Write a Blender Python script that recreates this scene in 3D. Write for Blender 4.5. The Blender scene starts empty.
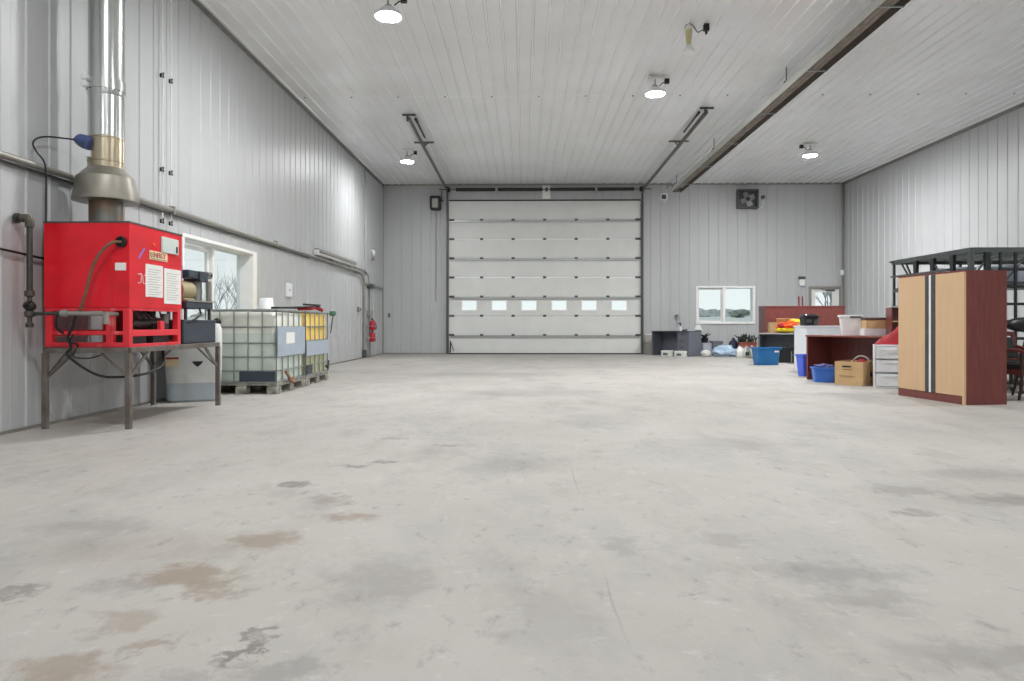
import bpy, bmesh, math, random
from mathutils import Vector, Matrix, noise, Euler
random.seed(7)
SC = bpy.context.scene
COL = SC.collection
R = math.radians
PI = math.pi

# ------------------------------------------------------------------ materials
def sl(c):
    return tuple(((x / 255) / 12.92 if x / 255 <= .04045 else ((x / 255 + .055) / 1.055) ** 2.4) for x in c)

def mat(name, rgb, rough=.5, metal=0., var=.06, scale=6., bump=0., bscale=40., spec=.5, stretch=None, rgb2=None, lo=.35, hi=.65, detail=6):
    """procedural material: base colour mottled by noise, optional bump"""
    m = bpy.data.materials.new(name); m.use_nodes = True
    nt = m.node_tree; b = nt.nodes['Principled BSDF']
    b.inputs['Roughness'].default_value = rough; b.inputs['Metallic'].default_value = metal
    b.inputs['Specular IOR Level'].default_value = spec
    c = sl(rgb)
    c2 = sl(rgb2) if rgb2 else tuple(x * (1 - var * 2) for x in c)
    tc = nt.nodes.new('ShaderNodeTexCoord'); mp = nt.nodes.new('ShaderNodeMapping')
    if stretch: mp.inputs['Scale'].default_value = stretch
    nz = nt.nodes.new('ShaderNodeTexNoise'); nz.inputs['Scale'].default_value = scale; nz.inputs['Detail'].default_value = detail
    rp = nt.nodes.new('ShaderNodeValToRGB')
    rp.color_ramp.elements[0].position = lo; rp.color_ramp.elements[1].position = hi
    rp.color_ramp.elements[0].color = (*c2, 1); rp.color_ramp.elements[1].color = (*c, 1)
    L = nt.links.new
    L(tc.outputs['Object'], mp.inputs['Vector']); L(mp.outputs['Vector'], nz.inputs['Vector'])
    L(nz.outputs['Fac'], rp.inputs['Fac']); L(rp.outputs['Color'], b.inputs['Base Color'])
    if bump:
        n2 = nt.nodes.new('ShaderNodeTexNoise'); n2.inputs['Scale'].default_value = bscale
        bp = nt.nodes.new('ShaderNodeBump'); bp.inputs['Strength'].default_value = bump; bp.inputs['Distance'].default_value = .01
        L(tc.outputs['Object'], n2.inputs['Vector']); L(n2.outputs['Fac'], bp.inputs['Height']); L(bp.outputs['Normal'], b.inputs['Normal'])
    return m

def emit(name, rgb, strength):
    m = bpy.data.materials.new(name); m.use_nodes = True
    nt = m.node_tree; b = nt.nodes['Principled BSDF']
    b.inputs['Base Color'].default_value = (*rgb, 1)
    b.inputs['Emission Color'].default_value = (*rgb, 1); b.inputs['Emission Strength'].default_value = strength
    return m

def glass_mat():
    m = bpy.data.materials.new('window_glass'); m.use_nodes = True
    nt = m.node_tree; nt.nodes.clear()
    o = nt.nodes.new('ShaderNodeOutputMaterial'); mx = nt.nodes.new('ShaderNodeMixShader')
    t = nt.nodes.new('ShaderNodeBsdfTransparent'); g = nt.nodes.new('ShaderNodeBsdfGlossy')
    t.inputs['Color'].default_value = (.93, .96, .96, 1); g.inputs['Roughness'].default_value = .02
    f = nt.nodes.new('ShaderNodeFresnel'); L = nt.links.new
    ge = nt.nodes.new('ShaderNodeNewGeometry'); mi = nt.nodes.new('ShaderNodeMix'); mi.inputs[2].default_value = 1.4; mi.inputs[3].default_value = 1 / 1.4
    L(ge.outputs['Backfacing'], mi.inputs[0]); L(mi.outputs[0], f.inputs['IOR'])
    L(f.outputs[0], mx.inputs[0]); L(t.outputs[0], mx.inputs[1]); L(g.outputs[0], mx.inputs[2]); L(mx.outputs[0], o.inputs[0])
    return m

def level_mat(name, top, low, z, soft=.006, rough=.35):
    """translucent plastic holding liquid: colour steps at the liquid level z (object space)"""
    m = bpy.data.materials.new(name); m.use_nodes = True
    nt = m.node_tree; b = nt.nodes['Principled BSDF']; b.inputs['Roughness'].default_value = rough
    tc = nt.nodes.new('ShaderNodeTexCoord'); sx = nt.nodes.new('ShaderNodeSeparateXYZ')
    mr = nt.nodes.new('ShaderNodeMapRange'); mr.inputs['From Min'].default_value = z - soft; mr.inputs['From Max'].default_value = z + soft
    mx = nt.nodes.new('ShaderNodeMix'); mx.data_type = 'RGBA'
    nz = nt.nodes.new('ShaderNodeTexNoise'); nz.inputs['Scale'].default_value = 5
    m2 = nt.nodes.new('ShaderNodeMix'); m2.data_type = 'RGBA'; m2.blend_type = 'MULTIPLY'
    rp = nt.nodes.new('ShaderNodeValToRGB')
    rp.color_ramp.elements[0].position = .3; rp.color_ramp.elements[1].position = .7
    rp.color_ramp.elements[0].color = (.88, .88, .86, 1); rp.color_ramp.elements[1].color = (1, 1, 1, 1)
    mx.inputs[6].default_value = (*sl(low), 1); mx.inputs[7].default_value = (*sl(top), 1)
    m2.inputs[0].default_value = 1
    L = nt.links.new
    L(tc.outputs['Object'], sx.inputs[0]); L(sx.outputs[2], mr.inputs['Value']); L(mr.outputs[0], mx.inputs[0])
    L(tc.outputs['Object'], nz.inputs['Vector']); L(nz.outputs['Fac'], rp.inputs['Fac'])
    L(mx.outputs[2], m2.inputs[6]); L(rp.outputs['Color'], m2.inputs[7]); L(m2.outputs[2], b.inputs['Base Color'])
    return m

def floor_mat():
    m = bpy.data.materials.new('stained_concrete'); m.use_nodes = True
    nt = m.node_tree; b = nt.nodes['Principled BSDF']; L = nt.links.new
    tc = nt.nodes.new('ShaderNodeTexCoord'); P = tc.outputs['Object']
    def nz(scale, detail=6, rough=.6, off=(0, 0, 0), sc=(1, 1, 1), rot=0):
        mp = nt.nodes.new('ShaderNodeMapping'); mp.inputs['Location'].default_value = off; mp.inputs['Scale'].default_value = sc
        mp.inputs['Rotation'].default_value = (0, 0, rot)
        n = nt.nodes.new('ShaderNodeTexNoise'); n.inputs['Scale'].default_value = scale; n.inputs['Detail'].default_value = detail; n.inputs['Roughness'].default_value = rough
        L(P, mp.inputs['Vector']); L(mp.outputs['Vector'], n.inputs['Vector']); return n.outputs['Fac']
    def ramp(v, a, bb):
        r = nt.nodes.new('ShaderNodeMapRange'); r.inputs['From Min'].default_value = a; r.inputs['From Max'].default_value = bb; L(v, r.inputs['Value']); return r.outputs[0]
    def math_(op, a, c):
        n = nt.nodes.new('ShaderNodeMath'); n.operation = op
        for i, v in enumerate((a, c)):
            if v is None: continue
            if isinstance(v, (int, float)): n.inputs[i].default_value = v
            else: L(v, n.inputs[i])
        return n.outputs[0]
    def mix(f, a, c):
        n = nt.nodes.new('ShaderNodeMix'); n.data_type = 'RGBA'
        if isinstance(f, (int, float)): n.inputs[0].default_value = f
        else: L(f, n.inputs[0])
        for i, v in ((6, a), (7, c)):
            if isinstance(v, tuple): n.inputs[i].default_value = (*v, 1)
            else: L(v, n.inputs[i])
        return n.outputs[2]
    base = mix(ramp(nz(.9, 5), .3, .7), sl((187, 182, 175)), sl((199, 195, 189)))
    base = mix(math_('MULTIPLY', ramp(nz(.8, 9, .72, (3, 1, 0), (1.2, .7, 1), -.5), .5, .64), .5), base, sl((168, 168, 165)))
    base = mix(math_('MULTIPLY', ramp(nz(1.3, 8, .7, (7, 5, 0), (1, .6, 1), .5), .52, .68), .6), base, sl((160, 157, 150)))
    base = mix(math_('MULTIPLY', ramp(nz(3.5, 8, .7, (9, 2, 0), (1, .7, 1), .4), .6, .75), .5), base, sl((140, 134, 125)))
    base = mix(math_('MULTIPLY', ramp(nz(5, 8, .75, (1, 8, 0), (1.4, .6, 1)), .58, .72), .55), base, sl((212, 209, 203)))
    base = mix(math_('MULTIPLY', ramp(nz(10, 6, .7, (2, 2, 0), (1, .55, 1), .6), .58, .7), .5), base, sl((132, 127, 119)))
    base = mix(math_('MULTIPLY', ramp(nz(11, 5, .65, (6, 2, 0), (.8, 1, 1), -.4), .6, .7), .45), base, sl((216, 213, 208)))
    base = mix(math_('MULTIPLY', ramp(nz(60, 3), .62, .75), .3), base, sl((150, 146, 140)))
    # individual stains, and last a brown-grey patch below the heater stand: (x, y, radius, colour, strength)
    wn = nt.nodes.new('ShaderNodeTexNoise'); wn.inputs['Scale'].default_value = 7.5; wn.inputs['Detail'].default_value = 8; wn.inputs['Roughness'].default_value = .7
    L(P, wn.inputs['Vector'])
    vs = nt.nodes.new('ShaderNodeVectorMath'); vs.operation = 'SUBTRACT'; vs.inputs[1].default_value = (.5, .5, .5); L(wn.outputs['Color'], vs.inputs[0])
    vm = nt.nodes.new('ShaderNodeVectorMath'); vm.operation = 'MULTIPLY'; vm.inputs[1].default_value = (.55, .45, 0); L(vs.outputs[0], vm.inputs[0])
    va = nt.nodes.new('ShaderNodeVectorMath'); va.operation = 'ADD'; L(P, va.inputs[0]); L(vm.outputs[0], va.inputs[1])
    BR = (150, 133, 112); GR = (150, 148, 144); DK = (120, 116, 108)
    for x, y, rx, ry, c, s in ((-1.3, 2.57, .22, .13, BR, .75), (-1.14, 2.47, .14, .09, BR, .65), (-1.13, 3.02, .16, .16, BR, .65), (-.87, 3.38, .16, .09, BR, .55), (-1.06, 3.7, .14, .1, BR, .45),
                            (-1.29, 1.86, .16, .1, BR, .6), (-1.12, 2.02, .1, .06, BR, .55), (-1.31, 2.18, .12, .1, BR, .45), (-1.81, 2.39, .1, .05, DK, .6), (-1.6, 2.9, .5, .25, BR, .25),
                            (-2.05, 3.2, .3, .14, GR, .8), (-1.48, 2.48, .13, .12, GR, .7), (-.81, 2.0, .045, .09, DK, .8), (-.835, 2.11, .05, .04, DK, .7), (-.68, 1.89, .13, .08, GR, .9), (-.9, 1.8, .1, .08, GR, .7),
                            (-.52, 2.57, .2, .3, GR, .8), (-1.36, 4.07, .09, .1, DK, .7), (-1.09, 3.66, .17, .14, GR, .7), (-.97, 4.73, .09, .06, DK, .65), (-1.16, 4.6, .12, .05, DK, .6), (-.6, 5.4, .12, .05, DK, .4), (-1.1, 5.7, .12, .07, DK, .4),
                            (2.2, 4.0, .22, .17, GR, 1.), (1.97, 3.52, .12, .06, DK, .5), (2.63, 3.77, .3, .16, DK, .55), (2.9, 4.4, .4, .2, GR, .8), (1.21, 2.63, .35, .14, GR, .9), (1.21, 2.4, .2, .1, GR, .8), (1.34, 2.0, .3, .12, GR, .9), (.88, 3.05, .14, .14, GR, .7),
                            (.42, 2.97, .1, .16, GR, .7), (.62, 2.43, .08, .04, DK, .4), (.1, 2.2, .2, .3, GR, .5), (.76, 6.8, .4, .6, GR, .5), (1.6, 5.5, .5, .3, GR, .4),
                            (.05, 9.5, 1.2, .5, GR, .4), (-.6, 13, 2.2, .7, GR, .6), (1.2, 15, 1.5, .5, GR, .4), (-3.95, 6.9, .6, .9, (150, 140, 130), .7)):
        d1 = nt.nodes.new('ShaderNodeVectorMath'); d1.operation = 'SUBTRACT'; d1.inputs[1].default_value = (x, y, 0); L(va.outputs[0], d1.inputs[0])
        d2 = nt.nodes.new('ShaderNodeVectorMath'); d2.operation = 'DIVIDE'; d2.inputs[1].default_value = (rx, ry, 1); L(d1.outputs[0], d2.inputs[0])
        d3 = nt.nodes.new('ShaderNodeVectorMath'); d3.operation = 'LENGTH'; L(d2.outputs[0], d3.inputs[0])
        f = nt.nodes.new('ShaderNodeMapRange'); f.inputs['From Min'].default_value = 1.15; f.inputs['From Max'].default_value = .45; f.inputs['To Max'].default_value = s * (.95 if c != GR else .6)
        L(d3.outputs['Value'], f.inputs['Value'])
        base = mix(f.outputs[0], base, sl(c))
    # saw-cut joints running down the hall
    sx = nt.nodes.new('ShaderNodeSeparateXYZ'); L(P, sx.inputs[0])
    for x, w, c in ((.31, .005, (160, 156, 150)), (-.3, .004, (206, 203, 198)), (-4.2, .01, (150, 146, 140))):
        dx = math_('ABSOLUTE', math_('SUBTRACT', math_('ADD', sx.outputs[0], math_('MULTIPLY', nz(1.2, 3), .05)), x + .025), None)
        f = math_('MULTIPLY', math_('LESS_THAN', dx, w), math_('MULTIPLY', ramp(nz(1.5, 4, .6, (4, 4, 0)), .5, .66), .5))
        base = mix(f, base, sl(c))
    hs = nt.nodes.new('ShaderNodeHueSaturation'); L(base, hs.inputs['Color']); hs.inputs['Value'].default_value = .76; hs.inputs['Saturation'].default_value = .95
    L(hs.outputs[0], b.inputs['Base Color'])
    L(ramp(nz(2, 6, .6, (2, 2, 0)), .2, .8), b.inputs['Roughness'])
    rr = nt.nodes.new('ShaderNodeMapRange'); rr.inputs['To Min'].default_value = .5; rr.inputs['To Max'].default_value = .8; L(nz(2, 6), rr.inputs['Value']); L(rr.outputs[0], b.inputs['Roughness'])
    b.inputs['Specular IOR Level'].default_value = .3
    bp = nt.nodes.new('ShaderNodeBump'); bp.inputs['Strength'].default_value = .15; bp.inputs['Distance'].default_value = .01
    L(nz(25, 6), bp.inputs['Height']); L(bp.outputs[0], b.inputs['Normal'])
    return m

M = dict(
    wall=mat('white_liner_panel', (184, 186, 187), .45, 0, .03, 1.2, stretch=(1, 1, .15)),
    ceil=mat('white_ceiling_panel', (246, 248, 251), .2, 0, .03, .7, rgb2=(238, 239, 240)),
    trim=mat('grey_trim', (150, 148, 142), .4, .3),
    trimd=mat('dark_trim', (128, 125, 120), .5),
    whiteframe=mat('white_vinyl', (238, 238, 236), .4, 0, .02),
    glass=glass_mat(),
    doorpanel=mat('door_panel_white', (218, 220, 217), .45, 0, .025, 2.),
    strut=mat('galvanised', (170, 172, 170), .38, .6, .08, 12),
    steel=mat('bright_flue_steel', (205, 208, 206), .22, .95, .05, 3, stretch=(1, 1, .1)),
    galv=mat('dull_galvanised', (165, 160, 150), .42, .75, .08, 7),
    galvb=mat('brassy_galvanised', (186, 174, 150), .3, .9, .06, 6),
    blk=mat('black_metal', (34, 33, 33), .5, 0, .15, 20),
    blkp=mat('black_plastic', (30, 31, 34), .4, 0, .1, 15),
    dkgrey=mat('dark_grey_metal', (84, 86, 86), .45, .3, .1, 10),
    track=mat('track_steel', (112, 110, 104), .45, .5, .1, 10),
    iron=mat('black_iron', (66, 66, 64), .5, .3, .12, 12),
    ironr=mat('iron_fitting', (92, 84, 74), .5, .3, .15, 14, rgb2=(70, 66, 60)),
    red=mat('heater_red', (226, 22, 40), .33, 0, .1, 3, rgb2=(204, 15, 30), lo=.3, hi=.6),
    redw=mat('worn_red', (222, 46, 58), .45, 0, .12, 6, rgb2=(222, 126, 126), lo=.25, hi=.42),
    redd=mat('deep_red', (150, 20, 30), .5),
    rust=mat('raw_steel_stand', (122, 118, 114), .5, .4, .15, 9, rgb2=(104, 92, 84)),
    rustcol=mat('heat_stained_collar', (120, 122, 118), .4, .7, .1, 3, rgb2=(136, 112, 90), lo=.42, hi=.58),
    paper=mat('paper', (232, 232, 228), .7, 0, .02),
    cream=mat('cream_sticker', (236, 214, 176), .5, 0, .04),
    grpaint=mat('pale_grey_enamel', (208, 216, 212), .4, 0, .03),
    blue=mat('damper_blue', (72, 88, 136), .4, 0, .05),
    slate=mat('slate_blue_metal', (62, 70, 82), .45, .2, .08, 8),
    tan=mat('tan_motor', (172, 158, 124), .5, 0, .08),
    cage=mat('cage_tube', (150, 156, 154), .35, .4, .08, 10),
    pallet=mat('grey_pallet', (176, 176, 166), .65, .1, .15, 8, rgb2=(112, 106, 94)),
    bottle=level_mat('bottle_clear_liquid', (222, 224, 214), (198, 209, 200), .835),
    bottley=level_mat('bottle_yellow', (240, 204, 104), (178, 180, 140), .70),
    tank=level_mat('tank_white', (226, 228, 226), (186, 196, 204), .235),
    plate=mat('label_plate', (176, 188, 202), .4, .2, .04),
    rubber=mat('black_rubber', (24, 24, 24), .6, 0, .1, 20),
    hose=mat('tan_hose', (120, 92, 70), .55, 0, .15, 20),
    maho=mat('mahogany_laminate', (124, 66, 60), .32, 0, .1, 5, stretch=(6, 6, .6), rgb2=(110, 57, 54)),
    mahol=mat('mahogany_edge', (132, 74, 62), .4, 0, .08),
    maple=mat('maple_laminate', (214, 180, 142), .4, 0, .03, 4, stretch=(5, 5, .5)),
    gdesk=mat('grey_desk_laminate', (106, 110, 120), .45, 0, .05),
    gdeskd=mat('charcoal_desk', (82, 84, 90), .45, 0, .06),
    gedge=mat('light_grey_edge', (176, 176, 178), .45, 0, .03),
    card=mat('cardboard', (206, 172, 126), .75, 0, .06, 6),
    cardd=mat('card_print', (112, 84, 58), .75),
    btote=mat('blue_tote_plastic', (32, 112, 176), .38, 0, .06),
    tubb=mat('bright_blue_tub', (58, 112, 205), .4, 0, .05),
    bbin=mat('cobalt_bin_plastic', (76, 104, 222), .4, 0, .05),
    white=mat('white_plastic', (232, 234, 236), .4, 0, .03),
    whitel=mat('white_laminate', (226, 230, 234), .4, 0, .02),
    clearp=mat('frosted_plastic', (240, 244, 247), .25, 0, .05, 8),
    orange=mat('orange_fabric', (250, 96, 20), .7, 0, .1, 9, bump=.3),
    yellow=mat('lime_yellow_fabric', (240, 220, 40), .7, 0, .1, 9),
    redf=mat('red_fabric', (170, 30, 40), .7, 0, .15, 9),
    lbag=mat('light_blue_film', (178, 202, 224), .3, 0, .12, 8, bump=.3),
    wbag=mat('white_film', (226, 226, 222), .4, 0, .08, 10),
    rackm=mat('rack_grey_green', (86, 92, 92), .45, .35, .1, 9),
    rackd=mat('rack_dark', (44, 48, 50), .5, .2, .1, 9),
    seat=mat('dark_green_vinyl', (36, 42, 42), .4, 0, .1),
    wood=mat('chair_wood', (112, 54, 52), .35, 0, .1, 6),
    woodd=mat('dark_chair_leg', (58, 36, 32), .4),
    extred=mat('extinguisher_red', (178, 30, 54), .3, 0, .06),
    green=mat('green_plastic', (66, 112, 92), .5),
    leaf=mat('dark_leaf', (44, 52, 44), .6, 0, .2, 20),
    terra=mat('red_brown_crate', (150, 84, 70), .6),
    navy=mat('navy_cloth', (46, 52, 72), .8),
    tanboard=mat('grey_tan_board', (160, 156, 148), .6, 0, .05),
    bark=mat('bark', (150, 152, 152), .8),
    foliage=mat('hazed_foliage', (198, 203, 199), .8, 0, .2, 3),  # distant trees: aerial haze painted in as a pale grey base colour
    snow=mat('pale_ground', (222, 222, 216), .8, 0, .04, .3),
    purple=mat('purple_tape', (150, 110, 190), .5),
    lamp=emit('lamp_diffuser', (.985, .99, .992), 860.),
    unlit=mat('unlit_lens', (226, 226, 220), .4, 0, .02),
    amber=mat('amber_plastic', (206, 196, 150), .5),
)
FLOOR_M = floor_mat()

# ------------------------------------------------------------------ mesh builder
class MB:
    def __init__(s): s.bm = bmesh.new(); s.k = 0
    def m(s, k): s.k = k; return s
    def face(s, vs):
        try: f = s.bm.faces.new(vs); f.material_index = s.k; return f
        except ValueError: return None
    def box(s, x0, x1, y0, y1, z0, z1, M4=None):
        P = [Vector((x, y, z)) for z in (z0, z1) for y in (y0, y1) for x in (x0, x1)]
        if M4 is not None: P = [M4 @ p for p in P]
        v = [s.bm.verts.new(p) for p in P]
        for q in ((0, 2, 3, 1), (4, 5, 7, 6), (0, 1, 5, 4), (2, 6, 7, 3), (0, 4, 6, 2), (1, 3, 7, 5)): s.face([v[i] for i in q])
        return s
    def hexa(s, P):
        v = [s.bm.verts.new(p) for p in P]
        for q in ((0, 2, 3, 1), (4, 5, 7, 6), (0, 1, 5, 4), (2, 6, 7, 3), (0, 4, 6, 2), (1, 3, 7, 5)): s.face([v[i] for i in q])
        return s
    def taper(s, cx, cy, z0, z1, w0, d0, w1, d1):
        return s.hexa([(cx + sx * w / 2, cy + sy * d / 2, z) for z, w, d in ((z0, w0, d0), (z1, w1, d1)) for sy in (-1, 1) for sx in (-1, 1)])
    def bar(s, p0, p1, w, h, up=(0, 0, 1)):
        p0, p1 = Vector(p0), Vector(p1); d = (p1 - p0); L = d.length; d.normalize()
        u = Vector(up)
        if abs(d.dot(u)) > .95: u = Vector((0, 1, 0))
        a = d.cross(u).normalized(); c = a.cross(d).normalized()
        P = [p + a * w / 2 * i + c * h / 2 * j for p in (p0, p1) for j in (-1, 1) for i in (-1, 1)]
        return s.hexa(P)
    def tube(s, pts, r, seg=10, cap=True, radii=None):
        pts = [Vector(p) for p in pts]; n = len(pts); rings = []
        d0 = (pts[1] - pts[0]).normalized()
        a = d0.orthogonal().normalized()
        for i, p in enumerate(pts):
            if i == 0: d = d0
            elif i == n - 1: d = (pts[i] - pts[i - 1]).normalized()
            else: d = ((pts[i] - pts[i - 1]).normalized() + (pts[i + 1] - pts[i]).normalized())
            if d.length < 1e-6: d = d0
            d = d.normalized()
            a = (a - d * a.dot(d)).normalized(); b = d.cross(a)
            rr = radii[i] if radii else r
            rings.append([s.bm.verts.new(p + (a * math.cos(t) + b * math.sin(t)) * rr) for t in (2 * PI * k / seg for k in range(seg))])
        for i in range(n - 1):
            for k in range(seg):
                s.face([rings[i][k], rings[i][(k + 1) % seg], rings[i + 1][(k + 1) % seg], rings[i + 1][k]])
        if cap:
            s.face(list(reversed(rings[0]))); s.face(rings[-1])
        return s
    def cyl(s, p0, p1, r, r1=None, seg=20): return s.tube([p0, p1], r, seg, True, [r, r if r1 is None else r1])
    def lathe(s, prof, c=(0, 0, 0), seg=28, M4=None, sq=0):
        rings = []
        for r, z in prof:
            ring = []
            for k in range(seg):
                t = 2 * PI * k / seg
                q = 1.
                p = Vector((c[0] + r * q * math.cos(t), c[1] + r * q * math.sin(t), c[2] + z))
                ring.append(s.bm.verts.new(M4 @ p if M4 is not None else p))
            rings.append(ring)
        for i in range(len(rings) - 1):
            for k in range(seg): s.face([rings[i][k], rings[i][(k + 1) % seg], rings[i + 1][(k + 1) % seg], rings[i + 1][k]])
        if prof[0][0] > 1e-5: s.face(list(reversed(rings[0])))
        if prof[-1][0] > 1e-5: s.face(rings[-1])
        return s
    def rsq(s, layers, seg=5):
        """stack of rounded rectangles: (cx, cy, half x, half y, corner radius, z)"""
        rings = []
        for cx, cy, hx, hy, r, z in layers:
            ring = []
            for qx, qy, a0 in ((1, 1, 0), (-1, 1, PI / 2), (-1, -1, PI), (1, -1, 1.5 * PI)):
                for k in range(seg + 1):
                    t = a0 + PI / 2 * k / seg
                    ring.append(s.bm.verts.new((cx + qx * (hx - r) + r * math.cos(t), cy + qy * (hy - r) + r * math.sin(t), z)))
            rings.append(ring)
        n = len(rings[0])
        for i in range(len(rings) - 1):
            for k in range(n): s.face([rings[i][k], rings[i][(k + 1) % n], rings[i + 1][(k + 1) % n], rings[i + 1][k]])
        s.face(list(reversed(rings[0]))); s.face(rings[-1])
        return s
    def blob(s, c, rad, amp=.25, freq=2.2, seed=0, sub=3, flat=None, sharp=1.):
        r = bmesh.ops.create_icosphere(s.bm, subdivisions=sub, radius=1)
        for v in r['verts']:
            n = v.co.normalized()
            k = 1 + amp * noise.noise(n * freq + Vector((seed * 3.1, seed, 0))) + amp * .6 * noise.noise(n * freq * 2.7 + Vector((0, seed, 5)))
            p = Vector((n.x * rad[0] * k, n.y * rad[1] * k, n.z * rad[2] * k))
            if flat is not None and p.z < flat: p.z = flat
            v.co = Vector(c) + p
        for v in r['verts']:
            for f in v.link_faces: f.material_index = s.k
        return s
    def torus(s, c, Rr, r, a0=0, a1=2 * PI, n=24, axis='z', seg=8):
        pts = []
        for k in range(n + 1):
            t = a0 + (a1 - a0) * k / n
            u, w = Rr * math.cos(t), Rr * math.sin(t)
            pts.append(Vector(c) + (Vector((u, w, 0)) if axis == 'z' else Vector((u, 0, w)) if axis == 'y' else Vector((0, u, w))))
        return s.tube(pts, r, seg)
    def build(s, name, mats, parent=None, smooth=True, bev=0, loc=None, rotz=0):
        bmesh.ops.recalc_face_normals(s.bm, faces=s.bm.faces)
        me = bpy.data.meshes.new(name); s.bm.to_mesh(me); s.bm.free()
        if not isinstance(mats, (list, tuple)): mats = [mats]
        for q in mats: me.materials.append(q)
        if smooth:
            me.shade_smooth(); me.set_sharp_from_angle(angle=R(32))
        o = bpy.data.objects.new(name, me); COL.objects.link(o)
        if parent: o.parent = parent
        if loc is not None: o.location = loc; o.rotation_euler = (0, 0, rotz)
        if bev:
            b = o.modifiers.new('bevel', 'BEVEL'); b.width = bev; b.segments = 2; b.limit_method = 'ANGLE'; b.angle_limit = R(40)
        return o

def cr(pts, k=5):
    P = [Vector(p) for p in pts]; P = [P[0] * 2 - P[1]] + P + [P[-1] * 2 - P[-2]]; out = []
    for i in range(1, len(P) - 2):
        a, b, c, d = P[i - 1:i + 3]
        for j in range(k):
            t = j / k; out.append(.5 * (2 * b + (c - a) * t + (2 * a - 5 * b + 4 * c - d) * t * t + (3 * b - a - 3 * c + d) * t ** 3))
    return out + [P[-2]]
def tag(o, label, cat, group=None):
    o['label'] = label; o['category'] = cat
    if group: o['group'] = group
    return o
def thing(name, label, cat, loc=(0, 0, 0), rotz=0, group=None):
    o = bpy.data.objects.new(name, None); o.empty_display_size = .1; COL.objects.link(o)
    o.location = loc; o.rotation_euler = (0, 0, rotz)
    return tag(o, label, cat, group)
def struct(o): o['kind'] = 'structure'; return o
def dup(root, loc, rotz=None, label=None):
    r = root.copy(); COL.objects.link(r); r.location = loc
    if rotz is not None: r.rotation_euler = (0, 0, rotz)
    if label: r['label'] = label
    for ch in list(root.children):
        c = ch.copy(); COL.objects.link(c); c.parent = r
        for g in list(ch.children):
            d = g.copy(); COL.objects.link(d); d.parent = c
    return r

# ------------------------------------------------------------------ room dimensions
XL, XR, YB, YN, H = -4.53, 10.1, 21.75, -5.0, 5.42
T = .25
GD = (-2.39, 3.70, 4.88)            # overhead door: left, right, height
W1 = (8.95, 11.3, .95, 2.13)       # left wall window: y0 y1 z0 z1
W2 = (5.485, 7.282, .99, 2.13)      # back wall window: x0 x1 z0 z1
D2 = (9.06, 10.0, 2.10)             # man door

def profile(u0, u1, pitch, h, w=.045, phase=0., minor=True):
    """liner panel profile: (u, height) break points"""
    pts = set()
    def hh(u):
        t = (u - phase) % pitch
        a = w * .28
        if t < a: return h * t / a
        if t < w - a: return h
        if t < w: return h * (w - t) / a
        if minor:
            for c in (w + (pitch - w) * .36, w + (pitch - w) * .66):
                q = abs(t - c)
                if q < .012: return .0014 * (1 - q / .012)
        return 0.
    k = math.floor((u0 - phase) / pitch) - 1
    while phase + k * pitch < u1 + pitch:
        b = phase + k * pitch; a = w * .28
        cs = [b, b + a, b + w - a, b + w]
        if minor:
            for c in (w + (pitch - w) * .36, w + (pitch - w) * .66): cs += [b + c - .012, b + c, b + c + .012]
        for q in cs:
            if u0 < q < u1: pts.add(round(q, 5))
        k += 1
    us = [u0] + sorted(pts) + [u1]
    return [(u, hh(u)) for u in us]

def corr(mb, rects, fn, pitch, h, back, **kw):
    """rects (u0,u1,v0,v1) of ribbed sheet, with solid thickness behind; fn(u,v,h) -> point"""
    for u0, u1, v0, v1 in rects:
        pr = profile(u0, u1, pitch, h, **kw)
        a = [mb.bm.verts.new(fn(u, v0, q)) for u, q in pr]; b = [mb.bm.verts.new(fn(u, v1, q)) for u, q in pr]
        for i in range(len(pr) - 1): mb.face([a[i], a[i + 1], b[i + 1], b[i]])
        c = [mb.bm.verts.new(fn(u, v, -back)) for u, v in ((u0, v0), (u1, v0), (u1, v1), (u0, v1))]
        mb.face(c)
        e = [mb.bm.verts.new(fn(u, v, 0)) for u, v in ((u0, v0), (u1, v0), (u1, v1), (u0, v1))]
        for i in range(4): mb.face([e[i], e[(i + 1) % 4], c[(i + 1) % 4], c[i]])

def wallobj(name, rects, fn, pitch=.3048, h=.012, mat_=None, **kw):
    mb = MB(); corr(mb, rects, fn, pitch, h, T, **kw)
    # normals are left to face both ways; solid behind
    me_o = mb.build(name, mat_ or M['wall'], smooth=False)
    return struct(me_o)

wallobj('wall_left', [(YN, W1[0], 0, H), (W1[1], YB, 0, H), (W1[0], W1[1], 0, W1[2]), (W1[0], W1[1], W1[3], H)],
        lambda u, v, q: (XL + q, u, v), phase=.02)
wallobj('wall_right', [(YN, YB, 0, H)], lambda u, v, q: (XR - q, u, v), phase=.1)
wallobj('wall_back', [(XL, GD[0], 0, H), (GD[0], GD[1], GD[2], H), (GD[1], W2[0], 0, H), (W2[0], W2[1], 0, W2[2]), (W2[0], W2[1], W2[3], H),
                      (W2[1], D2[0], 0, H), (D2[0], D2[1], D2[2], H), (D2[1], XR, 0, H)], lambda u, v, q: (u, YB - q, v), phase=.05)
wallobj('wall_near', [(XL, -2.5, 0, H), (8.0, XR, 0, H), (-2.5, 8.0, 4.7, H)], lambda u, v, q: (u, YN + q, v))  # unseen doorway opening, added so daylight reaches the ceiling
wallobj('ceiling', [(XL, XR, YN, 13.3), (XL, XR, 13.3, YB)], lambda u, v, q: (u, v, H - q), pitch=.2286, h=.024, mat_=M['ceil'], phase=.11, minor=False, w=.05)
struct(MB().box(XL - T, XR + T, YN - T, YB + T, -.2, 0).build('floor', FLOOR_M, smooth=False))

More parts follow.
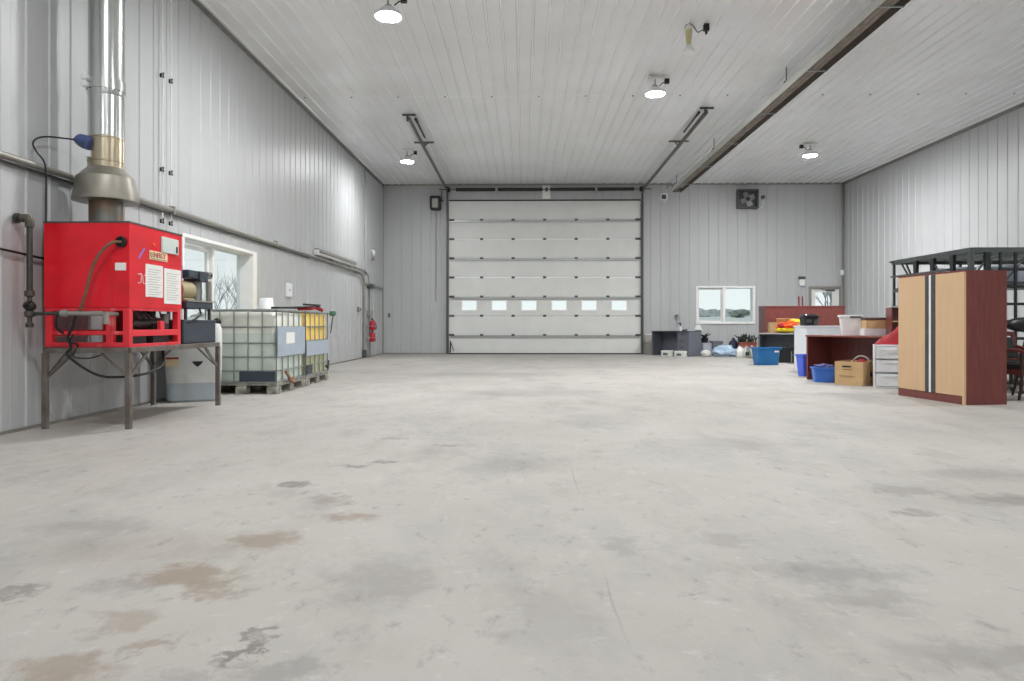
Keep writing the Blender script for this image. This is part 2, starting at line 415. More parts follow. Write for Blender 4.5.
# trims
def trim(n, name, m, *boxes):
    mb = MB()
    for b in boxes: mb.box(*b)
    return struct(mb.build(name, m, smooth=False, bev=.003))
trim(1, 'trim_1', M['trim'], (XL, XL + .04, YN, YB, H - .035, H), (XL, XL + .022, YN, YB, H - .06, H - .035))
trim(2, 'trim_2', M['trim'], (XL, XR, YB - .05, YB, H - .05, H))
trim(3, 'trim_3', M['trim'], (XR - .05, XR, YN, YB, H - .06, H))
trim(4, 'trim_4', M['trim'], (XL, XL + .05, YB - .05, YB, 0, H))
trim(5, 'trim_5', M['trim'], (XR - .05, XR, YB - .05, YB, 0, H))
trim(6, 'baseboard_left', M['trimd'], (XL, XL + .016, YN, YB, 0, .03))
trim(7, 'baseboard_back', M['trim'], (XL, GD[0] - .1, YB - .028, YB, 0, .04), (GD[1] + .1, D2[0], YB - .028, YB, 0, .04))
trim(8, 'baseboard_right', M['trim'], (XR - .02, XR, YN, YB, 0, .03))
# ceiling seam with its row of screws
mb = MB()
mb.box(XL + .06, XR - .06, 13.29, 13.31, H - .0225, H - .018)
mb.m(1)
x = XL + .243
while x < XR:
    mb.lathe([(0, 0.012), (.014, .013), (.018, .02), (.018, .03)], (x, 13.3, H - .05), 10); x += .9144
struct(mb.build('trim_6', [M['ceil'], M['trimd']]))
# splice line across the back wall left of the door
trim(9, 'trim_7', M['wall'], (XL + .05, GD[0] - .12, YB - .024, YB - .018, 2.68, 2.70))

# ------------------------------------------------------------------ outdoors
mb = MB(); N = 24
def gz(x, y):
    d = max(0, max(y - 24, -x - 6, x - 12))
    return -.15 + min(d, 80) * .028 + .15 * noise.noise(Vector((x * .05, y * .05, 0)))* min(1, d / 10)
g = {}
xs = [-150 + 300 * i / 60 for i in range(61)]; ys = [-80 + 300 * i / 60 for i in range(61)]
for i, x in enumerate(xs):
    for j, y in enumerate(ys): g[i, j] = mb.bm.verts.new((x, y, min(gz(x, y), 3) - (.1 if -10 < x < 15 and -10 < y < 27 else 0)))
for i in range(60):
    for j in range(60): mb.face([g[i, j], g[i + 1, j], g[i + 1, j + 1], g[i, j + 1]])
struct(mb.build('ground', M['snow']))
# distant treeline
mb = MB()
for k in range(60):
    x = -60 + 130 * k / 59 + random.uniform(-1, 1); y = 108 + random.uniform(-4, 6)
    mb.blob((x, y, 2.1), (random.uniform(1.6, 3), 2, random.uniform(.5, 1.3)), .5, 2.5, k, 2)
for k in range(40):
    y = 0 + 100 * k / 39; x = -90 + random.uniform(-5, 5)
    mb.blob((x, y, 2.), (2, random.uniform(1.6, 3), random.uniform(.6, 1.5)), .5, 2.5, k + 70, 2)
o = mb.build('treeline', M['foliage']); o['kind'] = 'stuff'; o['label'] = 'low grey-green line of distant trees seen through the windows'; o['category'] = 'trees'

def shrub(label, base, h, spread, seed, n=9, r0=.03):
    rnd = random.Random(seed); t = thing('bare_shrub', label, 'shrub', base)
    mb = MB(); tw = MB()
    def grow(p, d, L, r, lv, mbb):
        q = p + d * L
        mid = p + d * L * .5 + Vector((rnd.uniform(-1, 1), rnd.uniform(-1, 1), 0)) * L * .06
        mbb.tube([p, mid, q], r, 5, True, [r, r * .85, r * .65])
        if lv == 0: return
        for _ in range(3):
            nd = (d + Vector((rnd.uniform(-1, 1), rnd.uniform(-1, 1), rnd.uniform(-.2, .7))) * spread).normalized()
            grow(p + d * L * rnd.uniform(.5, 1), nd, L * rnd.uniform(.5, .75), r * .6, lv - 1, tw)
    for k in range(n):
        a = 2 * PI * k / n
        grow(Vector((math.cos(a) * .1, math.sin(a) * .1, 0)), Vector((math.cos(a) * .35 * spread, math.sin(a) * .35 * spread, 1)).normalized(), h * .5, r0, 3, mb)
    mb.build('stem', M['bark'], t); tw.build('twigs', M['bark'], t)
    return t
shrub('bare twiggy shrub outside the wide window behind the totes', (-8.3, 18.9, gz(-8.3, 18.9)), 2.7, .75, 3, 5, .02)
t = thing('field_bush', 'wide low grey-green bush out in the field beyond the right pane', 'bush', (30.4, 96, gz(30.4, 96)))
mb = MB(); rnd = random.Random(4)
for k in range(16): mb.blob((rnd.uniform(-1.5, 1.5), rnd.uniform(-.5, .5), rnd.uniform(.3, .8)), (rnd.uniform(.3, .6), .4, rnd.uniform(.2, .45)), .6, 3, k, 2)
mb.build('foliage', mat('bush_foliage', (150, 162, 150), .8, 0, .2, 3), t)
mb = MB()
for k in range(7): mb.cyl((rnd.uniform(-.3, .3), 0, 0), (rnd.uniform(-1.2, 1.2), 0, 1.0), .05, .02, 6)
mb.build('stem', M['bark'], t)
shrub('tall bare sapling outside the glazed side door', (28.5, 64, gz(28.5, 64) - .1), 4.4, .5, 9, 5, .07)

# ------------------------------------------------------------------ windows
def winframe(mb, u0, u1, z0, z1, fn, w, d0, d1):
    for a in ((u0, u1, z0, z0 + w), (u0, u1, z1 - w, z1), (u0, u0 + w, z0 + w, z1 - w), (u1 - w, u1, z0 + w, z1 - w)):
        P = [fn(u, z, d) for z in (a[2], a[3]) for d in (d0, d1) for u in (a[0], a[1])]
        mb.hexa(P)
fl = lambda u, z, d: (XL + d, u, z)
y0, y1, z0, z1 = W1; ym = 10.1
w1 = bpy.data.objects.new('window_1', None); COL.objects.link(w1); struct(w1)
mb = MB(); winframe(mb, y0 - .03, y1 + .12, z0 - .04, z1 + .035, fl, .05, -.02, .035); mb.box(XL - .02, XL + .035, y1 - .03, y1 + .07, z0 + .01, z1 - .01); winframe(mb, y0, y1, z0, z1, fl, .03, -T, -.02)
mb.box(XL - .22, XL - .1, ym - .03, ym + .03, z0 + .03, z1 - .03)
mb.build('frame', M['whiteframe'], w1, bev=.004)
mb = MB(); winframe(mb, y0 + .03, ym - .03, z0 + .03, z1 - .06, fl, .05, -.2, -.15)
mb.box(XL - .2, XL - .15, y0 + .05, ym - .05, 1.60, 1.65); mb.build('sash', M['whiteframe'], w1, bev=.004)
MB().box(XL - .178, XL - .172, y0 + .06, ym - .06, z0 + .06, z1 - .1).build('pane', M['glass'], w1)
MB().box(XL - .198, XL - .192, ym + .03, y1 - .03, z0 + .03, z1 - .03).build('pane', M['glass'], w1)
fb = lambda u, z, d: (u, YB - d, z)
x0, x1, z0, z1 = W2; xm = 6.33
w2 = bpy.data.objects.new('window_2', None); COL.objects.link(w2); struct(w2)
mb = MB(); winframe(mb, x0 - .03, x1 + .03, z0 - .03, z1 + .03, fb, .06, -.03, .035); winframe(mb, x0, x1, z0, z1, fb, .04, -T, 0)
mb.box(xm - .045, xm + .045, YB - .02, YB + .12, z0 + .03, z1 - .03); mb.build('frame', M['whiteframe'], w2, bev=.004)
mb = MB(); winframe(mb, x0 + .04, xm - .045, z0 + .04, z1 - .04, fb, .035, -.1, -.05); mb.build('sash', M['whiteframe'], w2, bev=.003)
MB().box(x0 + .06, xm - .06, YB + .072, YB + .078, z0 + .06, z1 - .06).build('pane', M['glass'], w2)
MB().box(xm + .04, x1 - .04, YB + .092, YB + .098, z0 + .03, z1 - .03).build('pane', M['glass'], w2)
# man door in the back corner
d2 = bpy.data.objects.new('door_2', None); COL.objects.link(d2); struct(d2)
mb = MB()
for b in ((D2[0] - .06, D2[0] + .02, YB - .03, YB + T, 0, D2[2] + .05), (D2[1] - .02, D2[1] + .06, YB - .03, YB + T, 0, D2[2] + .05), (D2[0] + .02, D2[1] - .02, YB - .03, YB + T, D2[2] - .02, D2[2] + .05)): mb.box(*b)
mb.build('door_frame', M['trim'], d2, bev=.004)
mb = MB(); gx0, gx1, gz0, gz1 = 9.2, 9.76, 1.1, 1.98
for b in ((D2[0] + .03, gx0, 0.01, D2[2] - .03), (gx1, D2[1] - .03, 0.01, D2[2] - .03), (gx0, gx1, .01, gz0), (gx0, gx1, gz1, D2[2] - .03)):
    mb.box(b[0], b[1], YB + .03, YB + .075, b[2], b[3])
lf = mb.build('door_leaf', M['whiteframe'], d2)
mb = MB(); winframe(mb, gx0 - .03, gx1 + .03, gz0 - .03, gz1 + .03, fb, .045, -.035, -.015); mb.build('glazing_trim', M['whiteframe'], d2)
MB().box(gx0, gx1, YB + .05, YB + .056, gz0, gz1).build('pane', M['glass'], d2)
MB().box(9.55, 9.82, YB - .02, YB + .03, 2.0, 2.05).cyl((9.6, YB - .01, 2.03), (9.35, YB - .06, 2.07), .01).build('door_closer', M['dkgrey'], d2)
MB().cyl((9.14, YB + .03, 1.0), (9.14, YB - .04, 1.0), .02).cyl((9.14, YB - .035, 1.0), (9.26, YB - .035, 1.0), .011).build('door_handle', M['strut'], d2)

# ------------------------------------------------------------------ overhead door
d1 = bpy.data.objects.new('door_1', None); COL.objects.link(d1); d1.location = ((GD[0] + GD[1]) / 2, YB, 0); struct(d1)
dw = (GD[1] - GD[0]) / 2; yf = -.01
SEC = .61
LC = [-1.742 - .655 + .952 * k for k in range(6)]    # lite centres relative to door centre
for k in range(8):
    mb = MB(); a, b = SEC * k + .006 + (.03 if k == 0 else 0), SEC * (k + 1) - .006
    if k == 2:
        lz0, lz1, hw = a + .17, a + .475, .235
        e = -dw
        for c in LC:
            mb.box(e, c - hw, yf - .03, yf + .02, a, b); mb.box(c - hw, c + hw, yf - .03, yf + .02, a, lz0); mb.box(c - hw, c + hw, yf - .03, yf + .02, lz1, b); e = c + hw
        mb.box(e, dw, yf - .03, yf + .02, a, b)
    else:
        mb.box(-dw, dw, yf - .03, yf + .02, a, b)
        mb.box(-dw + .06, dw - .06, yf - .036, yf - .03, a + .05, b - .05)
    sec = mb.build('door_section', M['doorpanel'], d1, bev=.006)
    if k == 2:
        for c in LC:
            f = MB()
            for q in ((c - hw - .02, c + hw + .02, lz0 - .02, lz0 + .012), (c - hw - .02, c + hw + .02, lz1 - .012, lz1 + .02), (c - hw - .02, c - hw + .012, lz0 + .012, lz1 - .012), (c + hw - .012, c + hw + .02, lz0 + .012, lz1 - .012)):
                f.box(q[0], q[1], yf - .042, yf - .028, q[2], q[3])
            fr = f.build('lite_frame', M['whiteframe'], d1)
            MB().box(c - hw, c + hw, yf - .008, yf - .002, lz0, lz1).build('pane', M['glass'], fr)
for k in range(1, 8):
    z = SEC * k
    if k % 2 == 1:
        MB().box(-dw + .05, dw - .05, yf - .075, yf - .036, z - .075, z - .068).box(-dw + .05, dw - .05, yf - .08, yf - .075, z - .075, z - .035).box(-dw + .05, dw - .05, yf - .045, yf - .036, z - .068, z - .0).build('strut', M['strut'], d1)
    for j in range(7):
        xx = -dw + .04 + (2 * dw - .08) * j / 6
        w = .05 if 0 < j < 6 else .085
        if j == 0: xx += .05
        if j == 6: xx -= .05
        MB().box(xx - w, xx + w, yf - .05, yf - .036, z - .03, z + .035).cyl((xx - w * .8, yf - .055, z + .002), (xx + w * .8, yf - .055, z + .002), .014, seg=8).build('hinge', M['dkgrey'], d1)
MB().box(-dw, dw, yf - .035, yf + .025, .0, .034).build('bottom_seal', M['rubber'], d1)
MB().box(-dw, dw, yf - .03, yf + .01, GD[2] - .012, GD[2] + .035).build('top_seal', M['blk'], d1)
mb = MB(); mb.tube([(-dw + .04, yf - .09, .05), (-dw + .06, yf - .1, .3), (-dw + .05, yf - .08, .42)], .018, 8).tube([(-dw + .08, yf - .09, .35), (-dw + .16, yf - .09, .1)], .012, 8); mb.build('lift_cable_bracket', M['blk'], d1)
# jamb returns
trim(10, 'trim_8', M['trim'], (GD[0] - .1, GD[0], YB - .03, YB + T, 0, GD[2]), (GD[1], GD[1] + .1, YB - .03, YB + T, 0, GD[2]))

for side, X, Yend, word in ((-1, GD[0] - .045, 14.4, 'left'), (1, GD[1] + .045, 14.05, 'right')):
    t = thing('door_track', 'steel overhead door track along the ceiling on the ' + ('motor opener side' if side < 0 else 'charcoal desk side'), 'door track', (X, YB, 0), 0, 'overhead door tracks')
    y1 = Yend - YB; za, zb = 5.2, 5.31
    mb = MB().box(-.022, .022, -.15, -.045, .02, 5.1)
    mb.build('vertical_track', M['dkgrey'], t)
    mb = MB(); mb.bar((0, -.1, 5.06), (0, -.3, za), .04, .07); mb.bar((0, -.28, za), (0, y1, zb), .045, .075); mb.build('ceiling_track', M['track'], t)
    ym_ = 16.6 - YB; zm = za + (zb - za) * (ym_ / y1)
    MB().box(-.24, .24, ym_ - .02, ym_ + .02, H - .055, H - .02).bar((-.1 * side, ym_, H - .05), (0, ym_, zm), .035, .02).bar((.03, ym_, H - .05), (0, ym_, zm), .03, .02).build('hanger', M['track'], t)
    MB().box(-.14, .14, y1 - .02, y1 + .02, H - .055, H - .02).bar((-.03, y1, H - .04), (-.03, y1 + .02, zb - .06), .04, .03).build('hanger', M['dkgrey'], t)
    MB().bar((-side * .12, y1 + .3, zb + .03), (-side * .12, y1 + 1.5, zb - .0), .03, .03).cyl((-side * .12, y1 + .15, zb + .03), (-side * .12, y1 + .35, zb + .03), .03, seg=10).build('spring_bumper', M['blk'], t)
    MB().box(-.03, .03, -.16, -.03, 5.15, 5.32).box(-.27 if side < 0 else -.03, .03 if side < 0 else .27, -.1, -.06, 5.22, 5.245).build('end_bracket', M['dkgrey'], t)
# torsion shaft with two springs
t = thing('torsion_spring_shaft', 'long black torsion spring shaft mounted above the overhead door', 'door spring', ((GD[0] + GD[1]) / 2, YB - .14, 5.22))
MB().cyl((-3.2, 0, 0), (3.2, 0, 0), .014).build('shaft', M['dkgrey'], t)
for a, b in ((-2.78, -1.6), (-1.45, -.1), (.2, 1.55), (1.7, 2.78)):
    mb = MB(); n = 90; mb.tube([(a + (b - a) * k / n, .045 * math.cos(k * 1.57), .045 * math.sin(k * 1.57) - .0) for k in range(n + 1)], .014, 6)
    mb.cyl((a, 0, 0), (b, 0, 0), .05, seg=14); mb.cyl((a - .03, 0, 0), (a, 0, 0), .055, seg=14); mb.cyl((b, 0, 0), (b + .03, 0, 0), .055, seg=14); mb.build('spring', M['blk'], t)
for xx in (-3.03, 3.03): MB().lathe([(.05, -.03), (.085, -.03), (.07, 0), (.085, .03), (.05, .03)], (0, 0, 0), 18, Matrix.Translation((xx, 0, 0)) @ Matrix.Rotation(PI / 2, 4, 'Y')).build('cable_drum', M['blk'], t)
for xx in (-1.52, 1.63): MB().box(xx - .03, xx + .03, -.03, .12, -.1, .03).cyl((xx, -.02, 0), (xx, -.02, -.15), .02, seg=10).build('bearing_bracket', M['strut'], t)
MB().box(-.07, .18, .09, .125, -.28, .14).build('centre_plate', M['whiteframe'], t); MB().box(.02, .1, -.04, .1, -.05, .05).build('bearing_bracket', M['dkgrey'], t)
# motor opener
t = thing('door_opener', 'boxy grey and black motor opener on the wall beside the overhead door', 'door opener', (-2.81, YB - .02, 4.58))
MB().box(-.11, .11, -.22, -.02, .05, .36).build('motor_housing', M['trim'], t, bev=.02)
MB().box(-.16, -.11, -.25, 0, .02, .42).box(.11, .17, -.25, 0, .02, .42).box(-.14, .14, -.24, 0, .37, .43).box(-.12, .12, -.24, -.02, 0, .05).build('bracket_frame', M['blk'], t, bev=.01)
MB().cyl((.13, -.12, .3), (.25, -.12, .3), .02).cyl((.2, -.12, .25), (.2, -.12, .6), .012).build('drive_shaft', M['blk'], t)
MB().tube([(0, -.05, .0), (.01, -.01, -.2), (0, -.01, -2.9)], .012, 8).build('power_cable', M['trim'], t)

# ------------------------------------------------------------------ ceiling lamps
def lamp(loc, label):
    t = thing('high_bay_lamp', label, 'ceiling lamp', loc, 0, 'lit round high-bay lamps')
    dz = H - .02 - loc[2]
    MB().lathe([(.05, .11), (.09, .105), (.1, .06), (.15, .05), (.178, .035), (.182, .01), (.182, -.012), (.172, -.014), (.16, -.004)], seg=32).build('housing', M['white'], t)
    MB().lathe([(.0, -.032), (.06, -.03), (.115, -.022), (.148, -.01), (.158, .004)], seg=32).build('diffuser', M['lamp'], t)
    MB().lathe([(.0, -.044), (.018, -.042), (.022, -.029)], seg=12).build('sensor_cap', M['unlit'], t)
    MB().torus((0, 0, .09), .06, .012, 0, PI, 12, 'y').cyl((0, 0, .15), (0, 0, dz - .05), .012, seg=8).build('hook', M['trim'], t)
    MB().box(-.12, .16, -.05, .05, dz - .035, dz).build('ceiling_box', M['unlit'], t, bev=.01)
    MB().tube([(.08, 0, .14), (.14, .02, .2), (.2, 0, dz - .12)], .009, 8).box(.17, .25, -.035, .035, dz - .13, dz - .05).build('power_plug', M['blk'], t)
    return t
LM = [emit('lamp_diffuser_%d' % k, (.985, .99, .992), 860. * q) for k, q in enumerate((.8, .62, 1.25, 1.6))]
l0 = lamp((-1.82, 9.12, 5.09), 'lit round high-bay lamp closest to the top of the red heater flue')
LK = 0
for c_ in l0.children:
    if c_.name.startswith('diffuser'): c_.data.materials[0] = LM[0]
for p, rz, lb in (((-2.97, 17.3, 5.09), 0, 'lit round high-bay lamp just left of the overhead door track, above the left corner'),
                  ((2.35, 12.28, 5.09), 0, 'lit round high-bay lamp between the overhead door and the long tube heater'),
                  ((7.01, 16.86, 5.09), PI, 'lit round high-bay lamp on the far side of the long tube heater')):
    LK += 1; r_ = dup(l0, p, rz, lb)
    for c_ in r_.children:
        if c_.name.startswith('diffuser'): c_.data = c_.data.copy(); c_.data.materials[0] = LM[LK]
def area(name, loc, power, size=.32):
    l = bpy.data.lights.new(name, 'AREA'); l.shape = 'DISK'; l.size = size; l.energy = power; l.color = (.985, .99, .992)
    o = bpy.data.objects.new(name, l); o.location = loc; COL.objects.link(o); return o
for k, p in enumerate(((-2.2, 3.6, 5.1), (2.6, 4.6, 5.1), (7.4, 8.6, 5.1), (7.4, 1.2, 5.1), (2.6, -2.2, 5.1), (-2.2, -2.2, 5.1))):
    area('high_bay_light', p, 96)
pl = bpy.data.lights.new('added_doorway_portal', 'AREA'); pl.shape = 'RECTANGLE'; pl.size = 10.5; pl.size_y = 4.7; pl.cycles.is_portal = True  # sky portal over the unseen doorway added to light the ceiling
po = bpy.data.objects.new('added_doorway_portal', pl); po.location = (2.75, YN - .1, 2.35); po.rotation_euler = (PI / 2, 0, 0); COL.objects.link(po)
# unlit lamp, its plug
t = thing('unlit_lamp', 'unlit white pendant lamp on an amber stem hanging from the ceiling', 'ceiling lamp', (2.45, 10.2, 4.99))
MB().lathe([(0, 0), (.08, .0), (.09, .012), (.085, .05), (.05, .09), (.035, .12)], seg=24).build('shade', M['white'], t)
MB().cyl((0, 0, .12), (0, 0, .34), .035, .05).build('stem', M['amber'], t)
MB().cyl((0, 0, .34), (0, 0, .42), .06).build('canopy', M['unlit'], t)
MB().tube(cr([(-.06, 0, .36), (-.03, -.05, .41), (.05, -.05, .39), (.12, -.03, .3), (.18, 0, .33), (.25, 0, .36)]), .007, 8).build('cord', M['blk'], t)
MB().box(.22, .3, -.03, .03, .33, .44).cyl((.26, 0, .33), (.26, 0, .28), .018, seg=10).build('plug', M['blk'], t)

# ------------------------------------------------------------------ radiant tube heater
t = thing('tube_heater', 'long grey radiant tube heater hung on rods under the ceiling', 'heater', (4.56, 20.6, 4.9))
L_ = -14.6
def refl(y0, y1):
    mb = MB(); prof = [(-.165, 0), (-.16, .03), (-.07, .22), (.06, .22), (.15, .03), (.155, 0)]; inn = [(-.157, 0), (-.152, .027), (-.066, .214), (.056, .214), (.142, .027), (.147, 0)]
    loop = prof + inn[::-1]
    a = [mb.bm.verts.new((x, y0, z)) for x, z in loop]; b = [mb.bm.verts.new((x, y1, z)) for x, z in loop]; n = len(loop)
    for i in range(n): mb.m(1 if i in (6, 7, 8, 9, 10) else 0); mb.face([a[i], a[(i + 1) % n], b[(i + 1) % n], b[i]])
    mb.m(0)
    for i in range(5):
        mb.face([a[i], a[i + 1], a[n - 2 - i], a[n - 1 - i]]); mb.face([b[i], b[i + 1], b[n - 2 - i], b[n - 1 - i]])
    return mb
tb = mat('oxidised_tube', (160, 150, 138), .5, .5, .15, 5); rfo = mat('reflector_outside', (200, 200, 194), .4, .2, .05); rfi = mat('dark_reflector', (92, 84, 78), .5, .3, .12, 5)  # reflector inner faces get a darker brown than the outside
y = 0
for k in range(4):
    e = max(L_, y - 4.3); refl(y, e).build('reflector', [rfo, rfi], t, smooth=False); y = e + .12
MB().cyl((-.06, -.2, .065), (-.06, L_ + .1, .065), .045).cyl((.055, -.5, .09), (.055, L_ + .1, .09), .042).build('burner_tube', tb, t)
y = -1.3
while y > L_:
    MB().box(-.165, .155, y - .015, y + .015, -.012, 0).build('cross_bracket', M['strut'], t); y -= 2.15
for y in (-.2, -4.2, -8.7, -13.2):
    MB().cyl((-.02, y, .22), (-.02, y, H - 4.92), .009, seg=8).box(-.06, .06, y - .015, y + .015, .22, .26).build('hanger_rod', M['dkgrey'], t)
MB().tube([(-.1, -.05, .2), (-.2, .2, .32), (-.12, .6, .25)], .02, 8).box(-.1, .12, -.02, .0, .02, .21).build('end_cap', M['trim'], t)

# wall speaker, fan, boxes on the back wall
t = thing('wall_speaker', 'small square grey box with dark front under the end of the tube heater', 'wall box', (4.42, YB - .02, 4.97))
MB().box(-.11, .11, -.12, 0, -.11, .11).build('housing', M['white'], t, bev=.01); MB().box(-.08, .06, -.128, -.12, -.07, .07).build('front_grille', M['dkgrey'], t)
MB().lathe([(0, -.04), (.05, -.03), (.06, 0)], (.02, -.05, -.15), 14).build('lens', M['white'], t)
t = thing('exhaust_fan', 'square dark exhaust fan mounted high on the far wall', 'fan', (7.05, YB - .02, 4.9))
MB().box(-.33, -.27, -.16, 0, -.3, .3).box(.27, .33, -.16, 0, -.3, .3).box(-.27, .27, -.16, 0, .24, .3).box(-.27, .27, -.16, 0, -.3, -.24).box(-.27, .27, -.02, 0, -.24, .24).build('housing', M['dkgrey'], t, bev=.006)
mb = MB()
for k in range(4):
    a = k * PI / 2 + .4; c, s_ = math.cos(a), math.sin(a); n_ = Vector((-s_, 0, c))
    p = [Vector((c * r, y, s_ * r)) + n_ * w for y, w in ((-.06, -.08), (-.1, .08)) for r in (.05, .23)]
    q = [v + Vector((0, -.006, 0)) for v in p]; mb.hexa(q + p)
mb.build('fan_blades', M['strut'], t)
MB().cyl((0, -.02, 0), (0, -.14, 0), .06).build('motor', M['blkp'], t)
mb = MB()
for r in (.08, .14, .2, .25): mb.torus((0, -.165, 0), r, .005, axis='y', seg=6, n=32)
for k in range(8): mb.cyl((.03 * math.cos(k * PI / 4), -.165, .03 * math.sin(k * PI / 4)), (.25 * math.cos(k * PI / 4), -.165, .25 * math.sin(k * PI / 4)), .004, seg=6)
mb.build('guard', M['dkgrey'], t)
t = thing('fan_switch', 'little grey junction box and bent conduit beside the exhaust fan', 'switch', (7.56, YB - .02, 4.97))
MB().lathe([(0, -.05), (.055, -.05), (.06, 0)], (0, 0, 0), 12, Matrix.Rotation(-PI / 2, 4, 'X')).build('box', M['dkgrey'], t)
MB().tube([(0, -.02, -.05), (-.01, -.02, -.25), (-.06, -.02, -.34), (-.16, -.02, -.36)], .012, 8).build('conduit', M['whiteframe'], t)
t = thing('alarm_box', 'white wall box with dark cap above the long mahogany panel', 'wall box', (8.76, YB - .02, 2.17))
MB().box(-.085, .085, -.08, 0, 0, .2).build('housing', M['white'], t, bev=.01); MB().box(-.1, .1, -.1, 0, .2, .29).build('cap', M['dkgrey'], t, bev=.015); MB().box(-.06, .06, -.085, -.08, .06, .18).build('face_plate', M['unlit'], t)
t = thing('wall_pipe_riser', 'pair of slim risers with red lower ends below the white alarm box', 'pipe', (8.73, YB - .02, 0))
for dx in (-.06, .05):
    MB().cyl((dx, -.04, .05), (dx, -.04, 1.83), .018, seg=10).build('red_pipe', M['redd'], t); MB().cyl((dx, -.04, 1.83), (dx * .6, -.04, 2.17), .01, seg=8).build('conduit', M['wall'], t)
t = thing('corner_conduit', 'thin grey conduit with white coupling in the far corner beside the glazed door', 'conduit', (XR - .1, YB - .1, 0))
MB().cyl((0, 0, .03), (0, 0, 5.36), .025, seg=12).build('pipe', M['trim'], t); MB().box(-.05, .05, -.05, .04, 2.5, 2.66).build('coupling', M['white'], t, bev=.01)
t = thing('wall_outlet', 'small grey outlet on the far wall above the charcoal desk', 'outlet', (4.84, YB - .02, 1.2))
MB().box(-.05, .05, -.05, 0, -.07, .07).build('box', M['trim'], t, bev=.008); MB().cyl((0, -.05, .02), (0, -.07, .02), .03, seg=12).build('socket', M['dkgrey'], t)
MB().cyl((.0, -.02, -.07), (0, -.02, -.3), .01, seg=8).build('conduit', M['trim'], t)

# ------------------------------------------------------------------ left wall services
WX = XL + .022
t = thing('wall_conduit', 'long grey conduit running the length of the wall to a bend by the extinguisher', 'conduit', (0, 0, 0))
MB().tube([(WX + .04, 2, 2.42), (WX + .04, 18.3, 2.38), (WX + .04, 18.75, 2.33), (WX + .04, 18.98, 2.15), (WX + .04, 19.02, 1.9), (WX + .04, 19.02, .05)], .031, 12).build('pipe', M['trim'], t)
MB().tube([(WX + .02, 2, 2.375), (WX + .02, 14.2, 2.34)], .012, 10).build('lower_pipe', M['dkgrey'], t)
MB().tube([(WX + .03, 17.9, 2.46), (WX + .03, 19.1, 2.46), (WX + .03, 19.5, 2.36), (WX + .03, 19.66, 2.1)], .025, 10).build('upper_pipe', M['trim'], t)
for y in (5.0, 8.6, 12.2, 15.8): MB().box(WX - .01, WX + .078, y - .02, y + .02, 2.35, 2.455).build('clip', M['trim'], t, bev=.006)
MB().box(WX, WX + .1, 18.95, 19.1, .03, .24).build('floor_fitting', M['dkgrey'], t, bev=.01)
t = thing('strip_light', 'long unlit white strip fixture mounted over the wall conduit', 'light fixture', (WX, 16.2, 2.46))
MB().box(-.01, .09, -1.6, 1.6, 0, .06).build('housing', M['whiteframe'], t, bev=.01); MB().box(.09, .13, -1.6, 1.6, .05, .12).box(.0, .1, -1.6, 1.6, .07, .13).build('reflector', M['trim'], t, bev=.006)
for y in (-1.62, 1.58): MB().box(-.01, .11, y, y + .04, -.01, .1).build('end_cap', M['white'], t)
t = thing('corner_cover', 'flat grey cover panel hanging high on the wall by the far left corner', 'wall panel', (WX, 20.55, 0))
MB().box(-.01, .03, -1.25, 1.1, 2.12, H - .1).build('sheet', M['wall'], t, bev=.006); MB().box(-.01, .05, -1.25, 1.1, 2.08, 2.12).build('bottom_rail', M['trim'], t); MB().box(-.01, .14, -.95, -.6, 2.0, 2.12).build('junction_box', M['dkgrey'], t, bev=.01)
t = thing('emergency_light', 'small white emergency light on the grey cover panel', 'light fixture', (WX + .03, 20.0, 3.02))
MB().lathe([(0, .0), (.07, .01), (.1, .05), (.1, .1)], (0, 0, 0), 16, Matrix.Translation((.1, 0, .02)) @ Matrix.Rotation(-PI / 2, 4, 'Y')).build('lamp_head', M['white'], t); MB().box(0, .06, -.1, .1, -.18, .08).build('housing', M['trim'], t, bev=.01)
t = thing('extinguisher_riser', 'vertical silver conduit behind the red fire extinguishers', 'conduit', (WX, 19.72, 0))
MB().cyl((.05, 0, .03), (.05, 0, 2.05), .03, seg=12).build('pipe', M['strut'], t); MB().box(0, .12, -.22, .06, 1.2, 1.34).build('junction_box', M['trim'], t, bev=.01)
mb = MB()
e0 = thing('fire_extinguisher', 'upper red fire extinguisher strapped to the wall riser', 'fire extinguisher', (WX + .16, 19.5, .78), 0, 'red extinguishers by the corner')
MB().lathe([(.05, 0), (.085, .01), (.09, .04), (.09, .2), (.075, .25), (.03, .275)], seg=20).build('cylinder', M['extred'], e0)
MB().cyl((0, 0, .275), (0, 0, .31), .02).box(-.02, .02, -.07, .03, .31, .33).bar((0, -.06, .35), (0, .03, .325), .02, .012).build('valve_handle', M['blk'], e0)
MB().tube([(0, .03, .29), (.06, .08, .25), (.1, .06, .12), (.1, .03, .02)], .012, 8).build('hose', M['rubber'], e0)
MB().torus((0, 0, .12), .095, .008, seg=6).box(-.16, -.08, -.03, .03, .09, .15).build('strap', M['strut'], e0)
dup(e0, (WX + .16, 19.5, .45), .5, 'lower red fire extinguisher strapped to the wall riser')
t = thing('light_switch', 'small grey switch box on the ribbed wall left of the vertical conduit', 'switch', (WX, 18.5, 1.36))
MB().box(-.01, .05, -.06, .06, -.07, .07).build('box', M['trim'], t, bev=.008); MB().box(.05, .075, -.012, .012, -.03, .03).build('toggle', M['dkgrey'], t)
t = thing('wall_hook', 'small dark pull handle on the back wall by the left corner', 'hook', (-4.3, YB - .02, 1.25))
MB().box(-.03, .03, -.03, 0, -.06, .06).build('plate', M['dkgrey'], t); MB().torus((0, -.04, -.03), .035, .008, axis='y').build('ring', M['dkgrey'], t)
t = thing('access_panel', 'blank white cover plate on the wall above the first tote', 'wall panel', (WX, 13.0, 1.48))
